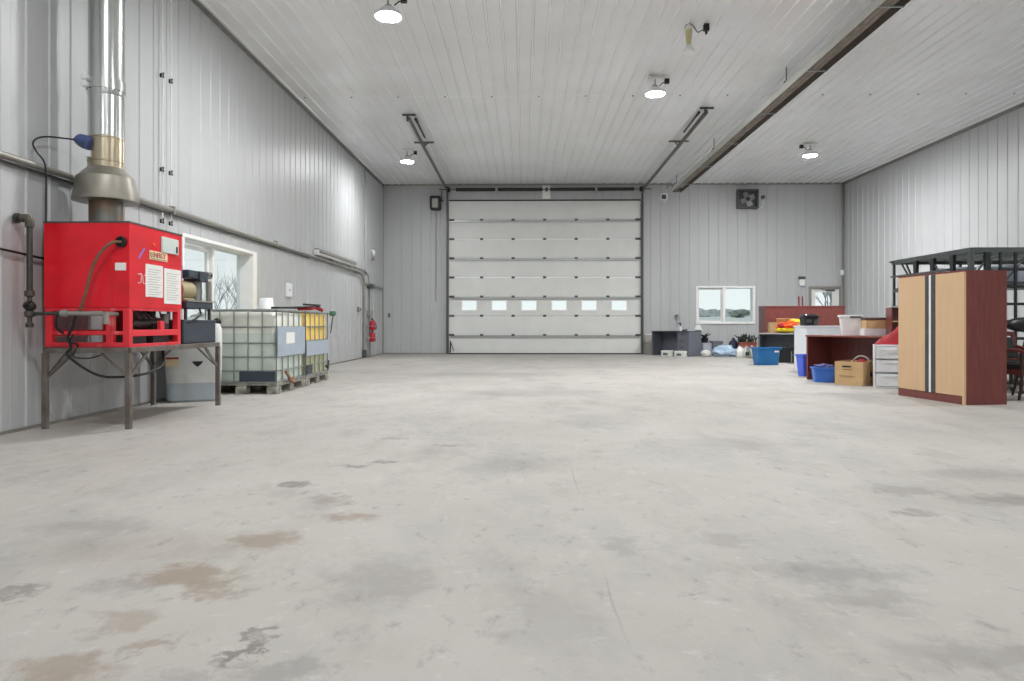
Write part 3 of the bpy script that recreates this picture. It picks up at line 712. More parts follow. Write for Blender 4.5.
MB().box(-.01, .02, -.16, .16, 0, .26).build('plate', M['white'], t, bev=.008); MB().box(.02, .026, -.02, .02, .11, .15).build('latch', M['trim'], t)
# drop conduits above the heater
for yy, lb in ((8.40, 'slim white drop conduit above the red heater, the one closer to the flue'), (8.61, 'slim white drop conduit above the red heater, the one closer to the window')):
    t = thing('drop_conduit', lb, 'conduit', (WX, yy, 0), 0, 'drop conduits')
    MB().cyl((.02, 0, 2.22), (.02, 0, 5.4), .009, seg=10).build('pipe', M['whiteframe'], t)
    for z in (4.05, 2.88, 2.24):
        MB().box(-.01, .032, -.008, .008, z - .025, z + .025).cyl((.025, 0, z + .022), (.036, 0, z + .022), .013, seg=8).cyl((.025, 0, z - .022), (.036, 0, z - .022), .013, seg=8).build('clip', M['blk'], t)
tag(MB().tube([(WX + .015, 3, 1.66), (WX + .015, 5.4, 1.63), (WX + .012, 6.2, 1.58), (WX + .012, 6.7, 1.55)], .011, 8).build('black_cable', M['rubber']), 'thin black cable along the wall passing behind the gas pipe to the heater', 'cable')

# ------------------------------------------------------------------ heater stand
t = thing('steel_stand', 'raw steel angle-iron stand on four legs carrying the red heater', 'stand', (-4.0, 7.09, 0))
hx, hy, zt = .385, .91, .745
mb = MB()
for s in (-1, 1):
    mb.box(-hx, hx, s * hy - .025, s * hy + .025, zt - .05, zt); mb.box(s * hx - .025, s * hx + .025, -hy, hy, zt - .05, zt)
for y in (-.3, .15, .5): mb.box(-hx, hx, y - .02, y + .02, zt - .05, zt - .01)
mb.build('top_frame', M['rust'], t, bev=.004)
for sx in (-1, 1):
    for sy in (-1, 1):
        MB().box(sx * hx - .023, sx * hx + .023, sy * hy - .023, sy * hy + .023, 0, zt - .05).build('leg', M['rust'], t, bev=.004)
        MB().bar((sx * hx, sy * (hy - .02), zt - .28), (sx * (hx - .26), sy * (hy - .0), zt - .05), .035, .012).build('brace', M['rust'], t)
        MB().bar((sx * hx, sy * (hy - .02), zt - .28), (sx * hx, sy * (hy - .32), zt - .05), .012, .035).build('brace', M['rust'], t)

# ------------------------------------------------------------------ red heater
t = thing('shop_heater', 'red waste-oil shop heater cabinet on the steel stand by the left wall', 'heater', (-4.0, 6.69, .745))
fz = .365
mb = MB()
for x in (-.39, .17, .33):
    w = .06 if x != .17 else .065
    mb.box(x, x + w, -.51 if x != .17 else -.506, -.45, 0, fz)
for x in (-.39, .33): mb.box(x, x + .06, .37, .43, 0, fz)
mb.box(-.33, .33, -.51, -.47, 0, .045); mb.box(-.33, .33, -.5, -.46, .115, .15); mb.box(-.33, .33, -.51, -.46, fz - .03, fz)
mb.box(.345, .39, -.45, .37, .1, .16); mb.box(.345, .39, -.45, .37, 0, .03); mb.box(.345, .39, -.45, .37, fz - .025, fz)
mb.box(-.39, -.345, -.45, .37, .1, .16); mb.box(-.39, -.345, -.45, .37, 0, .03); mb.box(-.33, .33, .39, .43, 0, .045); mb.box(-.33, .33, .39, .43, .115, .16)
mb.box(.35, .385, .04, .115, .16, fz - .12)
mb.build('frame', M['redw'], t, bev=.004)
MB().box(.1, .115, -.44, .36, 0, fz).build('inner_baffle', M['redd'], t)
MB().box(-.395, .395, -.515, .44, fz, 1.145).box(.234, .238, -.518, -.515, fz + .01, 1.14).box(  .2, .395, -.518, -.515, fz + .49, fz + .494).build('cabinet', M['red'], t, bev=.012)
MB().box(-.4, .4, -.52, .445, 1.14, 1.155).build('top_rim', M['dkgrey'], t)
mb = MB().box(.17, .33, .0, .3, .0, .22).box(.19, .33, -.38, -.12, .0, .1).cyl((.26, -.3, .22), (.26, .3, .22), .05).cyl((.26, .1, .2), (.26, .1, .34), .04)
for k in range(4): mb.tube([(.3, -.34 + k * .1, fz - .01), (.36, -.3 + k * .1, fz - .09), (.34, -.22 + k * .12, fz - .1), (.3, -.12 + k * .1, fz - .02)], .008, 6)
mb.build('burner', M['blk'], t)
MB().cyl((.29, .3, .18), (.29, .3, .32), .035).cyl((.29, .3, .2), (.29, .3, .14), .02).build('filter', M['trim'], t)
cp = MB().box(.395, .415, .02, .34, .928, 1.085).build('control_panel', M['grpaint'], t, bev=.006)
MB().box(.415, .422, .285, .31, .945, 1.01).build('switch', M['slate'], cp)
MB().lathe([(0, .012), (.016, .01), (.018, 0)], (0, 0, 0), 12, Matrix.Translation((.395, -.11, .985)) @ Matrix.Rotation(PI / 2, 4, 'Y')).build('pilot_light', M['orange'], t)
bd = MB().box(.395, .402, -.185, .14, .838, .925).build('badge', M['cream'], t, bev=.003)
cu = bpy.data.curves.new('lettering', 'FONT'); cu.body = 'ENERGY'; cu.size = .07; cu.align_x = 'CENTER'; cu.align_y = 'CENTER'; cu.extrude = .001
tmp = bpy.data.objects.new('lettering_curve', cu); COL.objects.link(tmp); cu.space_character = .9
tme = bpy.data.meshes.new_from_object(tmp.evaluated_get(bpy.context.evaluated_depsgraph_get())); bpy.data.objects.remove(tmp)
fo = bpy.data.objects.new('lettering', tme); tme.materials.clear(); tme.materials.append(M['extred']); COL.objects.link(fo); fo.parent = bd; fo.location = (.4035, -.02, .885); fo.rotation_euler = (PI / 2, 0, PI / 2)
MB().box(.402, .404, -.16, .12, .847, .852).box(.402, .404, -.175, -.16, .855, .91).build('underline', M['green'], bd)
MB().hexa([(.393, -.385, .83), (.398, -.385, .83), (.393, -.35, .83), (.398, -.35, .83), (.393, -.285, .935), (.398, -.285, .935), (.393, -.25, .935), (.398, -.25, .935)]).build('tape_strip', M['purple'], t)
for a, b, z0, z1, lb in ((-.25, .06, .475, .79, None), (.085, .415, .42, .775, None)):
    sh = MB().box(.395, .399, a, b, z0, z1).build('paper_sheet', M['paper'], t)
    mb = MB()
    for k in range(12):
        z = z1 - .05 - k * .024; mb.box(.399, .3995, a + .04, b - .04 - .03 * (k * 7 % 3), z, z + .004)
    mb.build('print_lines', M['trim'], sh)
mb = MB()   # white scrawled marks
for a, b in (((-.3, .68), (-.24, .69)), ((-.24, .69), (-.25, .6)), ((-.22, .68), (-.21, .6)), ((-.21, .6), (-.17, .6)), ((-.19, .68), (-.14, .68)), ((-.3, .6), (-.27, .6))):
    mb.bar((.396, a[0] - .08, a[1]), (.396, b[0] - .08, b[1]), .004, .006)
mb.build('scrawled_marks', M['paper'], t)
MB().box(.265, .365, -.519, -.515, .705, .775).build('sticker', M['paper'], t)
pt = MB().lathe([(.035, 0), (.05, 0), (.052, .02), (.04, .025), (.03, .01)], (0, 0, 0), 18, Matrix.Translation((.325, -.515, .965)) @ Matrix.Rotation(PI / 2, 4, 'X')).build('cable_port', M['rubber'], t)
MB().tube(cr([(.325, -.52, .965), (.27, -.58, .95), (.19, -.61, .86), (.12, -.62, .72), (.06, -.62, .5), (0, -.62, .32), (-.03, -.62, .3)]), .014, 8).build('tan_hose', M['hose'], t)
MB().tube(cr([(-.03, -.62, .3), (-.07, -.61, .18), (-.12, -.59, .1), (-.11, -.57, .0), (-.15, -.56, -.06), (-.05, -.52, -.17), (.08, -.46, -.26), (.22, -.4, -.28), (.4, -.3, -.26), (.42, 0, -.2), (.3, .25, -.08), (.26, .3, .05)]), .012, 8)\
    .tube(cr([(-.24, -.49, .32), (-.25, -.56, .28), (-.25, -.56, .18), (-.22, -.48, .12)]), .011, 8).tube(cr([(-.1, -.56, .12), (-.14, -.53, .05), (-.08, -.52, .02), (-.1, -.55, -.08), (.0, -.48, -.1), (.1, -.44, -.07)]), .007, 6).build('black_cable', M['rubber'], t)
# flue
t = thing('flue_pipe', 'shiny steel flue with a flared draft hood rising from the red heater', 'flue', (-4.145, 6.7, 1.9))
MB().cyl((0, 0, 0), (0, 0, .42), .15, seg=36).build('collar', M['rustcol'], t)
MB().lathe([(.285, .27), (.293, .27), (.295, .28), (.262, .48), (.26, .5), (.162, .6), (.155, .6), (.25, .49), (.285, .28)], seg=44).build('draft_hood', M['galv'], t)
MB().cyl((0, 0, .59), (0, 0, .9), .16, seg=36).lathe([(.16, .65), (.165, .655), (.165, .665), (.16, .67)], seg=36).lathe([(.16, .88), (.166, .885), (.166, .895), (.16, .9)], seg=36).build('lower_pipe', M['galvb'], t)
MB().cyl((0, 0, .9), (0, 0, 1.32), .157, seg=36).cyl((0, 0, 1.3), (0, 0, H - 1.9), .155, seg=36).lathe([(.155, 1.3), (.16, 1.31), (.16, 1.43), (.155, 1.44)], seg=36).build('upper_pipe', M['steel'], t)
st = MB().lathe([(.161, 1.36), (.172, 1.36), (.172, 1.46), (.161, 1.46)], seg=36).build('strap', M['steel'], t)
MB().box(-.13, -.07, -.19, -.15, 1.36, 1.4).box(-.13, -.07, -.19, -.15, 1.43, 1.47).cyl((-.1, -.17, 1.34), (-.1, -.17, 1.49), .008, seg=8).build('clamp', M['white'], st)
MB().tube([(-.2, -.11, .862), (-.195, -.115, .86), (-.175, -.125, .853), (-.13, -.135, .835), (-.06, -.15, .81), (-.055, -.15, .808)], .07, 18, True, [.02, .045, .06, .068, .066, .05]).build('damper_motor', M['blue'], t)
MB().cyl((-.25, -.09, .865), (-.19, -.112, .86), .022, seg=10).build('motor_gland', M['blk'], t)
MB().box(-.1, -.05, -.17, -.13, .68, .74).build('damper_tab', M['white'], t)
MB().tube(cr([(-.25, -.09, .865), (-.29, -.2, .85), (-.315, -.4, .81), (-.32, -.52, .76), (-.32, -.57, .7), (-.3, -.55, .63), (-.26, -.52, .56), (-.25, -.5, .45), (-.25, -.5, 0)]), .008, 8).build('cable', M['rubber'], t)

# gas pipe with valves
t = thing('gas_pipe', 'dark iron gas pipe with elbow and shut-off valves beside the red heater', 'pipe', (-4.385, 5.98, 0))
MB().tube([(-.12, 0, 1.90), (-.03, 0, 1.90), (-.01, 0, 1.89), (0, 0, 1.86), (0, 0, 1.25)], .024, 14).lathe([(.045, -.01), (.045, .01)], (0, 0, 0), 16, Matrix.Translation((-.11, 0, 1.9)) @ Matrix.Rotation(PI / 2, 4, 'Y')).build('riser', M['iron'], t)
MB().tube([(-.07, 0, 1.9), (-.03, 0, 1.9), (-.01, 0, 1.89), (0, 0, 1.86), (0, 0, 1.82)], .037, 14).build('elbow', M['ironr'], t)
MB().cyl((0, 0, .95), (0, 0, 1.28), .02, seg=12).lathe([(.026, 0), (.04, .01), (.04, .05), (.026, .06)], (0, 0, 1.2), 14).lathe([(.026, 0), (.04, .01), (.04, .05), (.026, .06)], (0, 0, 1.02), 14).lathe([(0, 0), (.03, 0), (.034, .03), (.02, .05)], (0, 0, .93), 14).build('fittings', M['ironr'], t)
MB().blob((0, 0, 1.12), (.05, .05, .05), .1, 2, 1, 2).cyl((0, -.06, 1.12), (0, .06, 1.12), .02, seg=10).bar((0, -.06, 1.12), (.06, -.06, 1.16), .02, .01).build('shut_off_valve', M['blk'], t)
MB().cyl((0, 0, 1.05), (.3, .02, 1.055), .017, seg=12).build('branch_pipe', M['iron'], t)
MB().cyl((.3, .02, 1.055), (.66, .04, 1.05), .02, seg=12).lathe([(.03, -.03), (.034, 0), (.03, .03)], (0, 0, 0), 12, Matrix.Translation((.3, .02, 1.055)) @ Matrix.Rotation(PI / 2, 4, 'Y')).cyl((.66, .04, 1.07), (.66, .04, .96), .025, seg=12).cyl((.66, .04, 1.05), (.66, .2, 1.05), .02, seg=10).build('feed_pipe', M['trim'], t)

# oil supply on the stand
t = thing('oil_tank', 'dark slate steel tank box on the far end of the heater stand', 'tank', (-3.99, 7.62, .745))
MB().box(-.35, .35, -.38, .38, 0, .255).build('shell', M['slate'], t, bev=.012); MB().box(-.355, .355, -.385, .385, .238, .262).build('lid_rim', M['slate'], t, bev=.004)
MB().cyl((-.1, 0, .26), (-.1, 0, .285), .05, seg=16).build('filler_cap', M['blk'], t)
t = thing('pump_unit', 'oil pump assembly with tan motor and filters on the slate tank, before the window', 'pump', (-3.93, 7.66, 1.007))
for sx in (-1, 1):
    for sy in (-1, 1): MB().box(sx * .24 - .014, sx * .24 + .014, sy * .28 - .014, sy * .28 + .014, 0, .13).build('leg', M['dkgrey'], t)
MB().box(-.27, .27, -.31, .31, .125, .2).build('tray', M['slate'], t, bev=.008)
MB().box(-.27, .28, -.31, .32, .2, .215).build('tray_lip', M['trim'], t)
MB().cyl((0.1, -.26, .33), (.1, .04, .33), .11, seg=20).box(.0, .2, -.22, .02, .215, .24).build('motor', M['tan'], t, bev=.01)
MB().cyl((.12, .2, .215), (.12, .2, .47), .055, seg=18).cyl((.24, .27, .215), (.24, .27, .45), .03, seg=14).build('filter_canister', M['trim'], t)
MB().box(.02, .22, .1, .3, .44, .56).box(.05, .2, -.12, .12, .47, .56).build('manifold', M['slate'], t, bev=.01)
MB().cyl((.1, -.22, .46), (.1, -.22, .6), .07, seg=18).build('pressure_vessel', mat('vessel_blue', (110, 132, 156), .4, .2), t)
for yy in (.33, .42):
    MB().cyl((.16, yy, .53), (.2, yy, .53), .04, seg=16).cyl((.16, .25, .53), (.16, yy, .53), .015, seg=8).build('gauge', M['trim'], t)
    MB().cyl((.2, yy, .53), (.205, yy, .53), .02, seg=12).build('gauge_dial', M['blk'], t)
MB().box(.1, .13, .3, .33, .215, .53).build('post', M['dkgrey'], t)
MB().tube([(.26, .0, .14), (.3, -.05, .06), (.3, -.2, -.0), (.29, -.34, -.03), (.25, -.48, -.03)], .012, 8).build('feed_hose', M['rubber'], t)

# white plastic tank on the floor
t = thing('plastic_drum', 'white square-shouldered plastic tank on the floor behind the heater stand leg', 'tank', (-4.15, 8.52, 0), R(24))
MB().rsq([(0, 0, .28, .18, .09, 0), (0, 0, .305, .2, .1, .03), (0, 0, .31, .205, .1, .25), (0, 0, .325, .21, .1, .6), (0, 0, .325, .21, .1, .88), (0, 0, .30, .19, .1, .96), (0, 0, .2, .12, .08, .985)], 8).build('shell', M['tank'], t)
MB().cyl((0, 0, .98), (0, 0, 1.02), .1, seg=24).build('cap', M['white'], t)
s1 = MB().box(-.31, -.165, -.214, -.2, .445, .555).build('warning_label', M['cream'], t); MB().box(-.31, -.165, -.217, -.214, .53, .555).build('label_header', M['redd'], s1)
mb = MB(); a = [mb.bm.verts.new((x, y, z)) for y in (-.217, -.2) for x, z in ((-.02, .50), (.11, .50), (.085, .465), (.045, .43), (.005, .465))]
mb.face(a[:5]); mb.face(a[5:][::-1])
for i in range(5): mb.face([a[i], a[(i + 1) % 5], a[5 + (i + 1) % 5], a[5 + i]])
mb.build('black_warning_mark', M['blk'], t, smooth=False)

# ------------------------------------------------------------------ IBC totes
def tote(loc, label, bottle, second):
    t = thing('ibc_tote', label, 'tote', loc, 0, 'caged liquid totes')
    hx, hy = .5, .6
    mb = MB()
    for x in (-.43, 0, .43):
        for y in (-.52, 0, .52): mb.box(x - .075, x + .075, y - .085, y + .085, 0, .1)
    for x in (-.43, 0, .43): mb.box(x - .07, x + .07, -hy, hy, .1, .14)
    mb.box(-hx, hx, -hy, hy, .115, .145)
    for x in (-.43, .43): mb.box(x - .05, x + .05, -hy, hy, 0, .02)
    mb.build('pallet', M['pallet'], t, bev=.012)
    MB().rsq([(0, 0, .45, .55, .07, .15), (0, 0, .472, .572, .07, .18), (0, 0, .472, .572, .07, 1.08), (0, 0, .45, .55, .07, 1.12), (0, 0, .3, .4, .1, 1.13)], 5).build('bottle', bottle, t)
    MB().cyl((0, 0, 1.12), (0, 0, 1.16), .085, seg=24).build('lid', M['blkp'], t)
    mb = MB(); r = .009; e, f = hx - .012, hy - .012
    for z in (.16, .32, .51, .70, .92, 1.15):
        rr = .014 if z in (1.15, .16) else r
        for a, b in (((-e, -f), (e, -f)), ((e, -f), (e, f)), ((e, f), (-e, f)), ((-e, f), (-e, -f))): mb.cyl((*a, z), (*b, z), rr, seg=8)
    for k in range(6):
        x = -e + 2 * e * k / 5
        for s in (-f, f): mb.cyl((x, s, .14), (x, s, 1.15), r, seg=8)
    for k in range(6):
        y = -f + 2 * f * k / 5
        for s in (-e, e): mb.cyl((s, y, .14), (s, y, 1.15), r, seg=8)
    for y in (-.25, .25): mb.cyl((-e, y, 1.15), (e, y, 1.15), r, seg=8)
    mb.build('cage', M['cage'], t)
    if not second:
        MB().box(e + .010, e + .016, -.58, .58, .51, .92).build('side_plate', M['plate'], t); MB().box(e + .016, e + .019, -.25, .1, .68, .84).build('label_sheet', M['paper'], t)
        MB().box(-.02, .47, -f - .016, -f + .03, .17, .31).build('valve_housing', M['slate'], t, bev=.01)
        MB().lathe([(0, .05), (.03, .045), (.05, .03), (.05, 0)], (0, 0, 0), 16, Matrix.Translation((-.33, -f + .02, .99)) @ Matrix.Rotation(PI / 2, 4, 'X')).cyl((-.36, -f, .99), (-.5, -f + .03, .995), .012, seg=8).build('side_bung', M['blkp'], t)
        MB().tube([(.53, -.35, .3), (.56, -.3, .22), (.54, -.2, .16), (.56, -.1, .12), (.52, -.02, .18)], .022, 8).build('hose_end', mat('rusty_hose', (150, 112, 90), .7), t)
    else:
        MB().box(e + .010, e + .016, -.58, .58, .46, .69).build('side_plate', M['plate'], t); MB().box(e + .012, e + .018, -.56, -.3, .18, .32).build('dark_patch', M['slate'], t)
        MB().tube([(e + .03, .5, .18), (e + .04, .52, .34)], .016, 8).cyl((e + .0, .5, .24), (e + .05, .5, .24), .03, seg=14).build('valve', M['dkgrey'], t)
    return t
tote((-3.875, 9.87, 0), 'caged tote of clear liquid nearest the heater stand, grey plate on its side', M['bottle'], False)
tote((-3.875, 11.12, 0), 'caged tote with yellow upper half behind the clear one', M['bottley'], True)
t = thing('white_pail', 'upturned white pail standing on the first tote', 'pail', (-3.82, 10.05, 1.168))
MB().lathe([(.115, 0), (.125, 0), (.125, .03), (.118, .035), (.095, .17), (.09, .176), (0, .178)], seg=28).build('body', M['white'], t); MB().torus((0, 0, .02), .126, .006, 0, PI, 16).build('rim_handle', M['strut'], t)
t = thing('hand_truck', 'black folded tool with red grip lying across the tops of the totes', 'tool', (-3.5, 10.42, 1.17))
MB().bar((-.2, -.45, .03), (.05, .55, .05), .05, .03).bar((-.12, -.45, .03), (.1, .5, .07), .04, .02).bar((.02, .3, .1), (.1, .9, .1), .03, .03).build('bar', M['blk'], t, bev=.006)
MB().tube([(-.02, .2, .03), (.06, .5, .04), (.08, .7, .06), (.15, .85, .02)], .03, 8).build('grip', M['redf'], t)
MB().tube([(.05, .55, .04), (.11, .7, .09), (.14, .85, .03)], .02, 8).build('hook', M['blk'], t)
t = thing('hand_pump', 'green headed hand pump clipped at the back of the yellow tote', 'pump', (-3.32, 11.70, .80))
MB().cyl((-.01, 0, 0), (.03, .02, .32), .01, seg=10).build('tube', M['dkgrey'], t); MB().rsq([(.02, .02, .035, .04, .02, .3), (.02, .02, .055, .055, .03, .33), (.02, .02, .05, .05, .03, .38)], 4).build('head', M['green'], t)

# ------------------------------------------------------------------ far right: charcoal desk and clutter by the back window
def at(px, Y):  # x of a pixel column on the plane y = Y
    u = (px - 512.) / 682.7; th = math.atan(12 / 682.7)
    return Y * (u * math.cos(th) - math.sin(th)) / (math.cos(th) + u * math.sin(th))
def desk(name, label, loc, rz, w, d, h, body, top, pedestal=None, back=True):
    """desk with its open knee side on local -y; local x runs along its front"""
    t = thing(name, label, 'desk', loc, rz)
    MB().box(-.01, w + .01, -.02, d + .01, h - .028, h).build('desktop', top, t, bev=.004)
    MB().box(0, .028, 0, d, 0, h - .028).build('side_panel', body, t)
    MB().box(w - .028, w, 0, d, 0, h - .028).build('side_panel', body, t)
    MB().box(.028, w - .028, d - .1, d - .08, .06, h - .028).build('back_panel', body, t)
    if pedestal:
        a = w - .028 - pedestal
        MB().box(a, w - .028, .02, d - .1, .03, h - .03).build('pedestal', body, t)
        for k, (z0, z1) in enumerate(((.05, .3), (.31, .5), (.51, h - .05))):
            q = MB().box(a + .015, w - .04, .0, .02, z0, z1).build('drawer', body, t, bev=.003)
            MB().box(a + pedestal / 2 - .06, a + pedestal / 2 + .06, -.02, 0, z1 - .05, z1 - .035).build('handle', M['blk'], q)
    return t
dA = desk('office_desk', 'charcoal office desk with open knee space beside the overhead door', (3.94, 21.13, 0), R(-50), 1.38, .6, .75, M['gdesk'], M['gdeskd'], .4)
t = thing('board', 'grey-tan board leaning on the wall behind the charcoal desk', 'board', (4.0, YB - .08, 0))
MB().hexa([(-.16, -.09, 0), (.22, -.09, 0), (-.16, -.07, 0), (.22, -.07, 0), (-.16, .03, .62), (.22, .03, .62), (-.16, .05, .62), (.22, .05, .62)]).build('sheet', M['tanboard'], t); MB().box(-.16, .22, .03, .055, .6, .64).build('edge_strip', M['whiteframe'], t)
for k, (px, lb) in enumerate(((667, 'white ream carton under the charcoal desk, next to its knee-side panel'), (680.5, 'white ream carton under the charcoal desk, next to its drawers'))):
    t = thing('paper_carton', lb, 'carton', (at(px, 20.68 - .42 * k) , 20.62 - .42 * k, 0), R(-40), 'cartons under the desk')
    MB().box(-.16, .16, -.1, .1, 0, .15).build('body', M['wbag'], t, bev=.006); MB().box(-.165, .165, -.105, .105, .11, .165).build('lid', M['paper'], t, bev=.006); MB().box(-.09, .06, -.107, -.1, .03, .09).build('printed_mark', M['green'], t)
t = thing('spray_bottle', 'white spray bottle with dark nozzle on the charcoal desk', 'bottle', (at(680.5, 20.65), 20.65, .75))
MB().lathe([(.03, 0), (.034, .01), (.034, .1), (.015, .14)], seg=16).build('body', M['white'], t); MB().cyl((0, 0, .14), (0, 0, .2), .012, seg=10).box(-.06, .02, -.014, .014, .2, .24).build('nozzle', M['blkp'], t)
t = thing('stapler', 'small black stapler lying on the charcoal desk', 'stapler', (at(684, 20.6), 20.5, .75), .3)
MB().box(-.08, .08, -.02, .02, 0, .015).build('base', M['blk'], t); MB().bar((-.08, 0, .02), (.08, 0, .045), .035, .03).build('arm', M['blkp'], t)
t = thing('document_folder', 'pale folder propped on the end of the charcoal desk', 'folder', (at(699.5, 20.6), 20.72, .75), R(-35))
MB().hexa([(-.12, -.02, 0), (.13, -.02, 0), (-.12, .0, 0), (.13, 0, 0), (-.12, .1, .16), (.0, .1, .2), (-.12, .11, .16), (.0, .11, .2)]).build('cover', M['wbag'], t); MB().box(-.1, .1, -.05, -.03, 0, .03).build('rest', M['green'], t)

def bin_(name, label, cat, loc, rz, w, d, h, m, rim=.02, tp=.82, group=None, lid=None):
    """open-topped tapered bin with walls, rim and handles"""
    t = thing(name, label, cat, loc, rz, group)
    wi, di = w / 2, d / 2; k = .008; rc = min(w, d) * .12
    MB().rsq([(0, 0, wi * tp, di * tp, rc, 0), (0, 0, wi, di, rc, h), (0, 0, wi - k, di - k, rc, h), (0, 0, wi * tp - k, di * tp - k, rc, .012)], 5).build('body', m, t)
    MB().rsq([(0, 0, wi, di, rc, h - .035), (0, 0, wi + rim, di + rim, rc, h - .03), (0, 0, wi + rim, di + rim, rc, h), (0, 0, wi - k, di - k, rc, h + .002), (0, 0, wi - k, di - k, rc, h - .02)], 5).build('rim', m, t)
    return t
# clutter row by the back window
t = thing('potted_plant', 'small dark spiky plant in a black pot behind the charcoal desk', 'plant', (at(705, 21.1), 21.15, .38))
MB().lathe([(.07, 0), (.09, .0), (.12, .16), (.1, .16), (.09, .12)], seg=18).build('pot', M['blkp'], t)
mb = MB()
for k in range(14):
    a = k * 2.4; L = random.uniform(.12, .22); mb.tube([(0, 0, .12), (math.cos(a) * .08, math.sin(a) * .08, .12 + L * .7), (math.cos(a) * .2, math.sin(a) * .2, .12 + L)], .01, 5, True, [.012, .016, .003])
mb.build('leaves', M['leaf'], t)
t = thing('storage_box', 'pale grey storage box carrying the dark spiky plant', 'box', (at(708, 21.15), 21.2, 0))
MB().box(-.2, .2, -.2, .2, 0, .36).build('body', mat('pale_box', (182, 184, 196), .5), t, bev=.01); MB().box(-.21, .21, -.21, .21, .33, .38).build('lid', mat('pale_lid', (176, 178, 188), .5), t, bev=.008)
t = thing('storage_box', 'slate grey box standing behind the crumpled blue bag', 'box', (at(717, 21.0), 21.1, 0))
MB().box(-.15, .16, -.2, .2, 0, .42).build('body', M['gdesk'], t, bev=.01); MB().box(-.155, .165, -.205, .205, .37, .44).build('lid', M['gdesk'], t, bev=.01)
tag(MB().blob((0, 0, .1), (.13, .13, .1), .25, 2, 3, 3, -.1).build('plastic_roll', M['wbag'], loc=(at(705.5, 20.1), 20.1, 0)), 'small crumpled white wad on the floor at the corner of the charcoal desk', 'wad')
tag(MB().blob((0, 0, .13), (.36, .22, .2), .3, 2.4, 8, 4, -.13).build('plastic_bag', M['lbag'], loc=(at(725, 20.3), 20.3, 0)), 'large crumpled light blue plastic bag on the floor by the window wall', 'bag')
t = thing('backpack', 'dark navy backpack slumped under the window', 'bag', (at(733.5, 20.75), 20.75, 0))
MB().blob((0, 0, .24), (.15, .13, .27), .12, 2, 4, 3, -.24).build('body', M['navy'], t); MB().blob((0, -.1, .14), (.1, .06, .12), .1, 2, 6, 3).build('front_pocket', M['navy'], t); MB().torus((0, 0, .5), .04, .01, 0, PI, 10, 'y').build('handle_loop', M['blk'], t)
t = bin_('red_crate', 'red-brown crate of dark foliage by the end of the grey desk', 'crate', (at(747.5, 20.4), 20.45, 0), 0, .5, .3, .42, M['terra'], .012, .9)
mb = MB()
for k in range(34):
    x, y = random.uniform(-.22, .22), random.uniform(-.1, .1); mb.tube([(x, y, .3), (x + random.uniform(-.06, .06), y, .5), (x + random.uniform(-.15, .15), y + random.uniform(-.1, .1), random.uniform(.5, .68))], .01, 5, True, [.01, .03, .012])
tag(mb.build('dried_foliage', M['leaf'], loc=(at(747.5, 20.4), 20.45, 0)), 'dark dried foliage sticking out of the red-brown crate', 'plant')
for k, (px, y_, lb) in enumerate(((739.5, 19.8, 'white plastic jug on the floor nearest the navy backpack'), (746.5, 19.7, 'white plastic jug with green label between the two other jugs'), (752, 20.1, 'white plastic jug closest to the big blue tote'))):
    t = thing('plastic_jug', lb, 'jug', (at(px, y_), y_, 0), 0, 'white jugs')
    MB().rsq([(0, 0, .09, .07, .04, 0), (0, 0, .1, .08, .04, .02), (0, 0, .1, .08, .04, .2), (0, 0, .05, .04, .03, .28), (0, 0, .03, .03, .02, .3)], 4).build('body', M['wbag'], t); MB().cyl((0, 0, .3), (0, 0, .33), .028, seg=12).build('cap', M['white'], t); MB().torus((.05, 0, .24), .05, .012, -1.2, 1.4, 10, 'y').build('handle', M['wbag'], t)
    if k == 1: MB().box(-.05, .05, -.084, -.08, .06, .16).build('label_sheet', M['green'], t)

# big blue tote
t = bin_('storage_tote', 'large open blue plastic tote on the floor before the grey desk', 'tote', (at(766.5, 16.15), 16.2, 0), R(8), .56, .4, .41, M['btote'], .025, .84)
MB().box(.1, .2, -.237, -.224, .3, .34).build('label_sticker', M['paper'], t); MB().box(-.29, .29, -.222, -.2, .365, .385).build('rim_ledge', M['btote'], t, bev=.004)
# grey desk with pale top
dB = desk('work_desk', 'grey desk with pale edge behind the large blue tote', (5.93, 17.38, 0), R(-30), 1.5, .7, .73, M['gdesk'], M['gedge'])
t = thing('black_case', 'black equipment case under the pale-edged grey desk', 'case', (at(785, 17.2), 17.15, 0))
MB().box(-.22, .2, -.15, .15, 0, .38).build('body', M['blkp'], t, bev=.015); MB().torus((0, 0, .38), .06, .01, 0, PI, 10, 'y').build('handle', M['rubber'], t)
t = thing('metal_bracket', 'thin upright metal bracket leaning under the grey desk', 'bracket', (at(792, 16.6), 16.6, 0))
MB().box(-.02, .0, -.01, .01, 0, .3).box(.05, .07, -.01, .01, 0, .34).build('upright', M['cage'], t); MB().box(-.1, .1, -.05, .05, 0, .015).box(-.02, .07, -.01, .01, .2, .215).build('foot', M['cage'], t)
t = thing('cardboard_box', 'open cardboard carton on the grey desk under the orange vest', 'box', (6.50, 17.36, .731), R(-14))
MB().box(-.3, .42, -.17, .2, 0, .012).box(-.3, -.288, -.17, .2, 0, .27).box(.408, .42, -.17, .2, 0, .27).box(-.3, .42, -.17, -.158, 0, .26).box(-.3, .42, .188, .2, 0, .27).build('body', M['card'], t); MB().hexa([(-.1, .2, .27), (.42, .2, .27), (-.1, .21, .27), (.42, .21, .27), (-.1, .12, .36), (.42, .12, .36), (-.1, .13, .365), (.42, .13, .365)]).build('flap', M['card'], t)
t = thing('safety_vest', 'bunched orange and lime safety vest spilling over the carton', 'vest', (6.58, 17.18, .9))
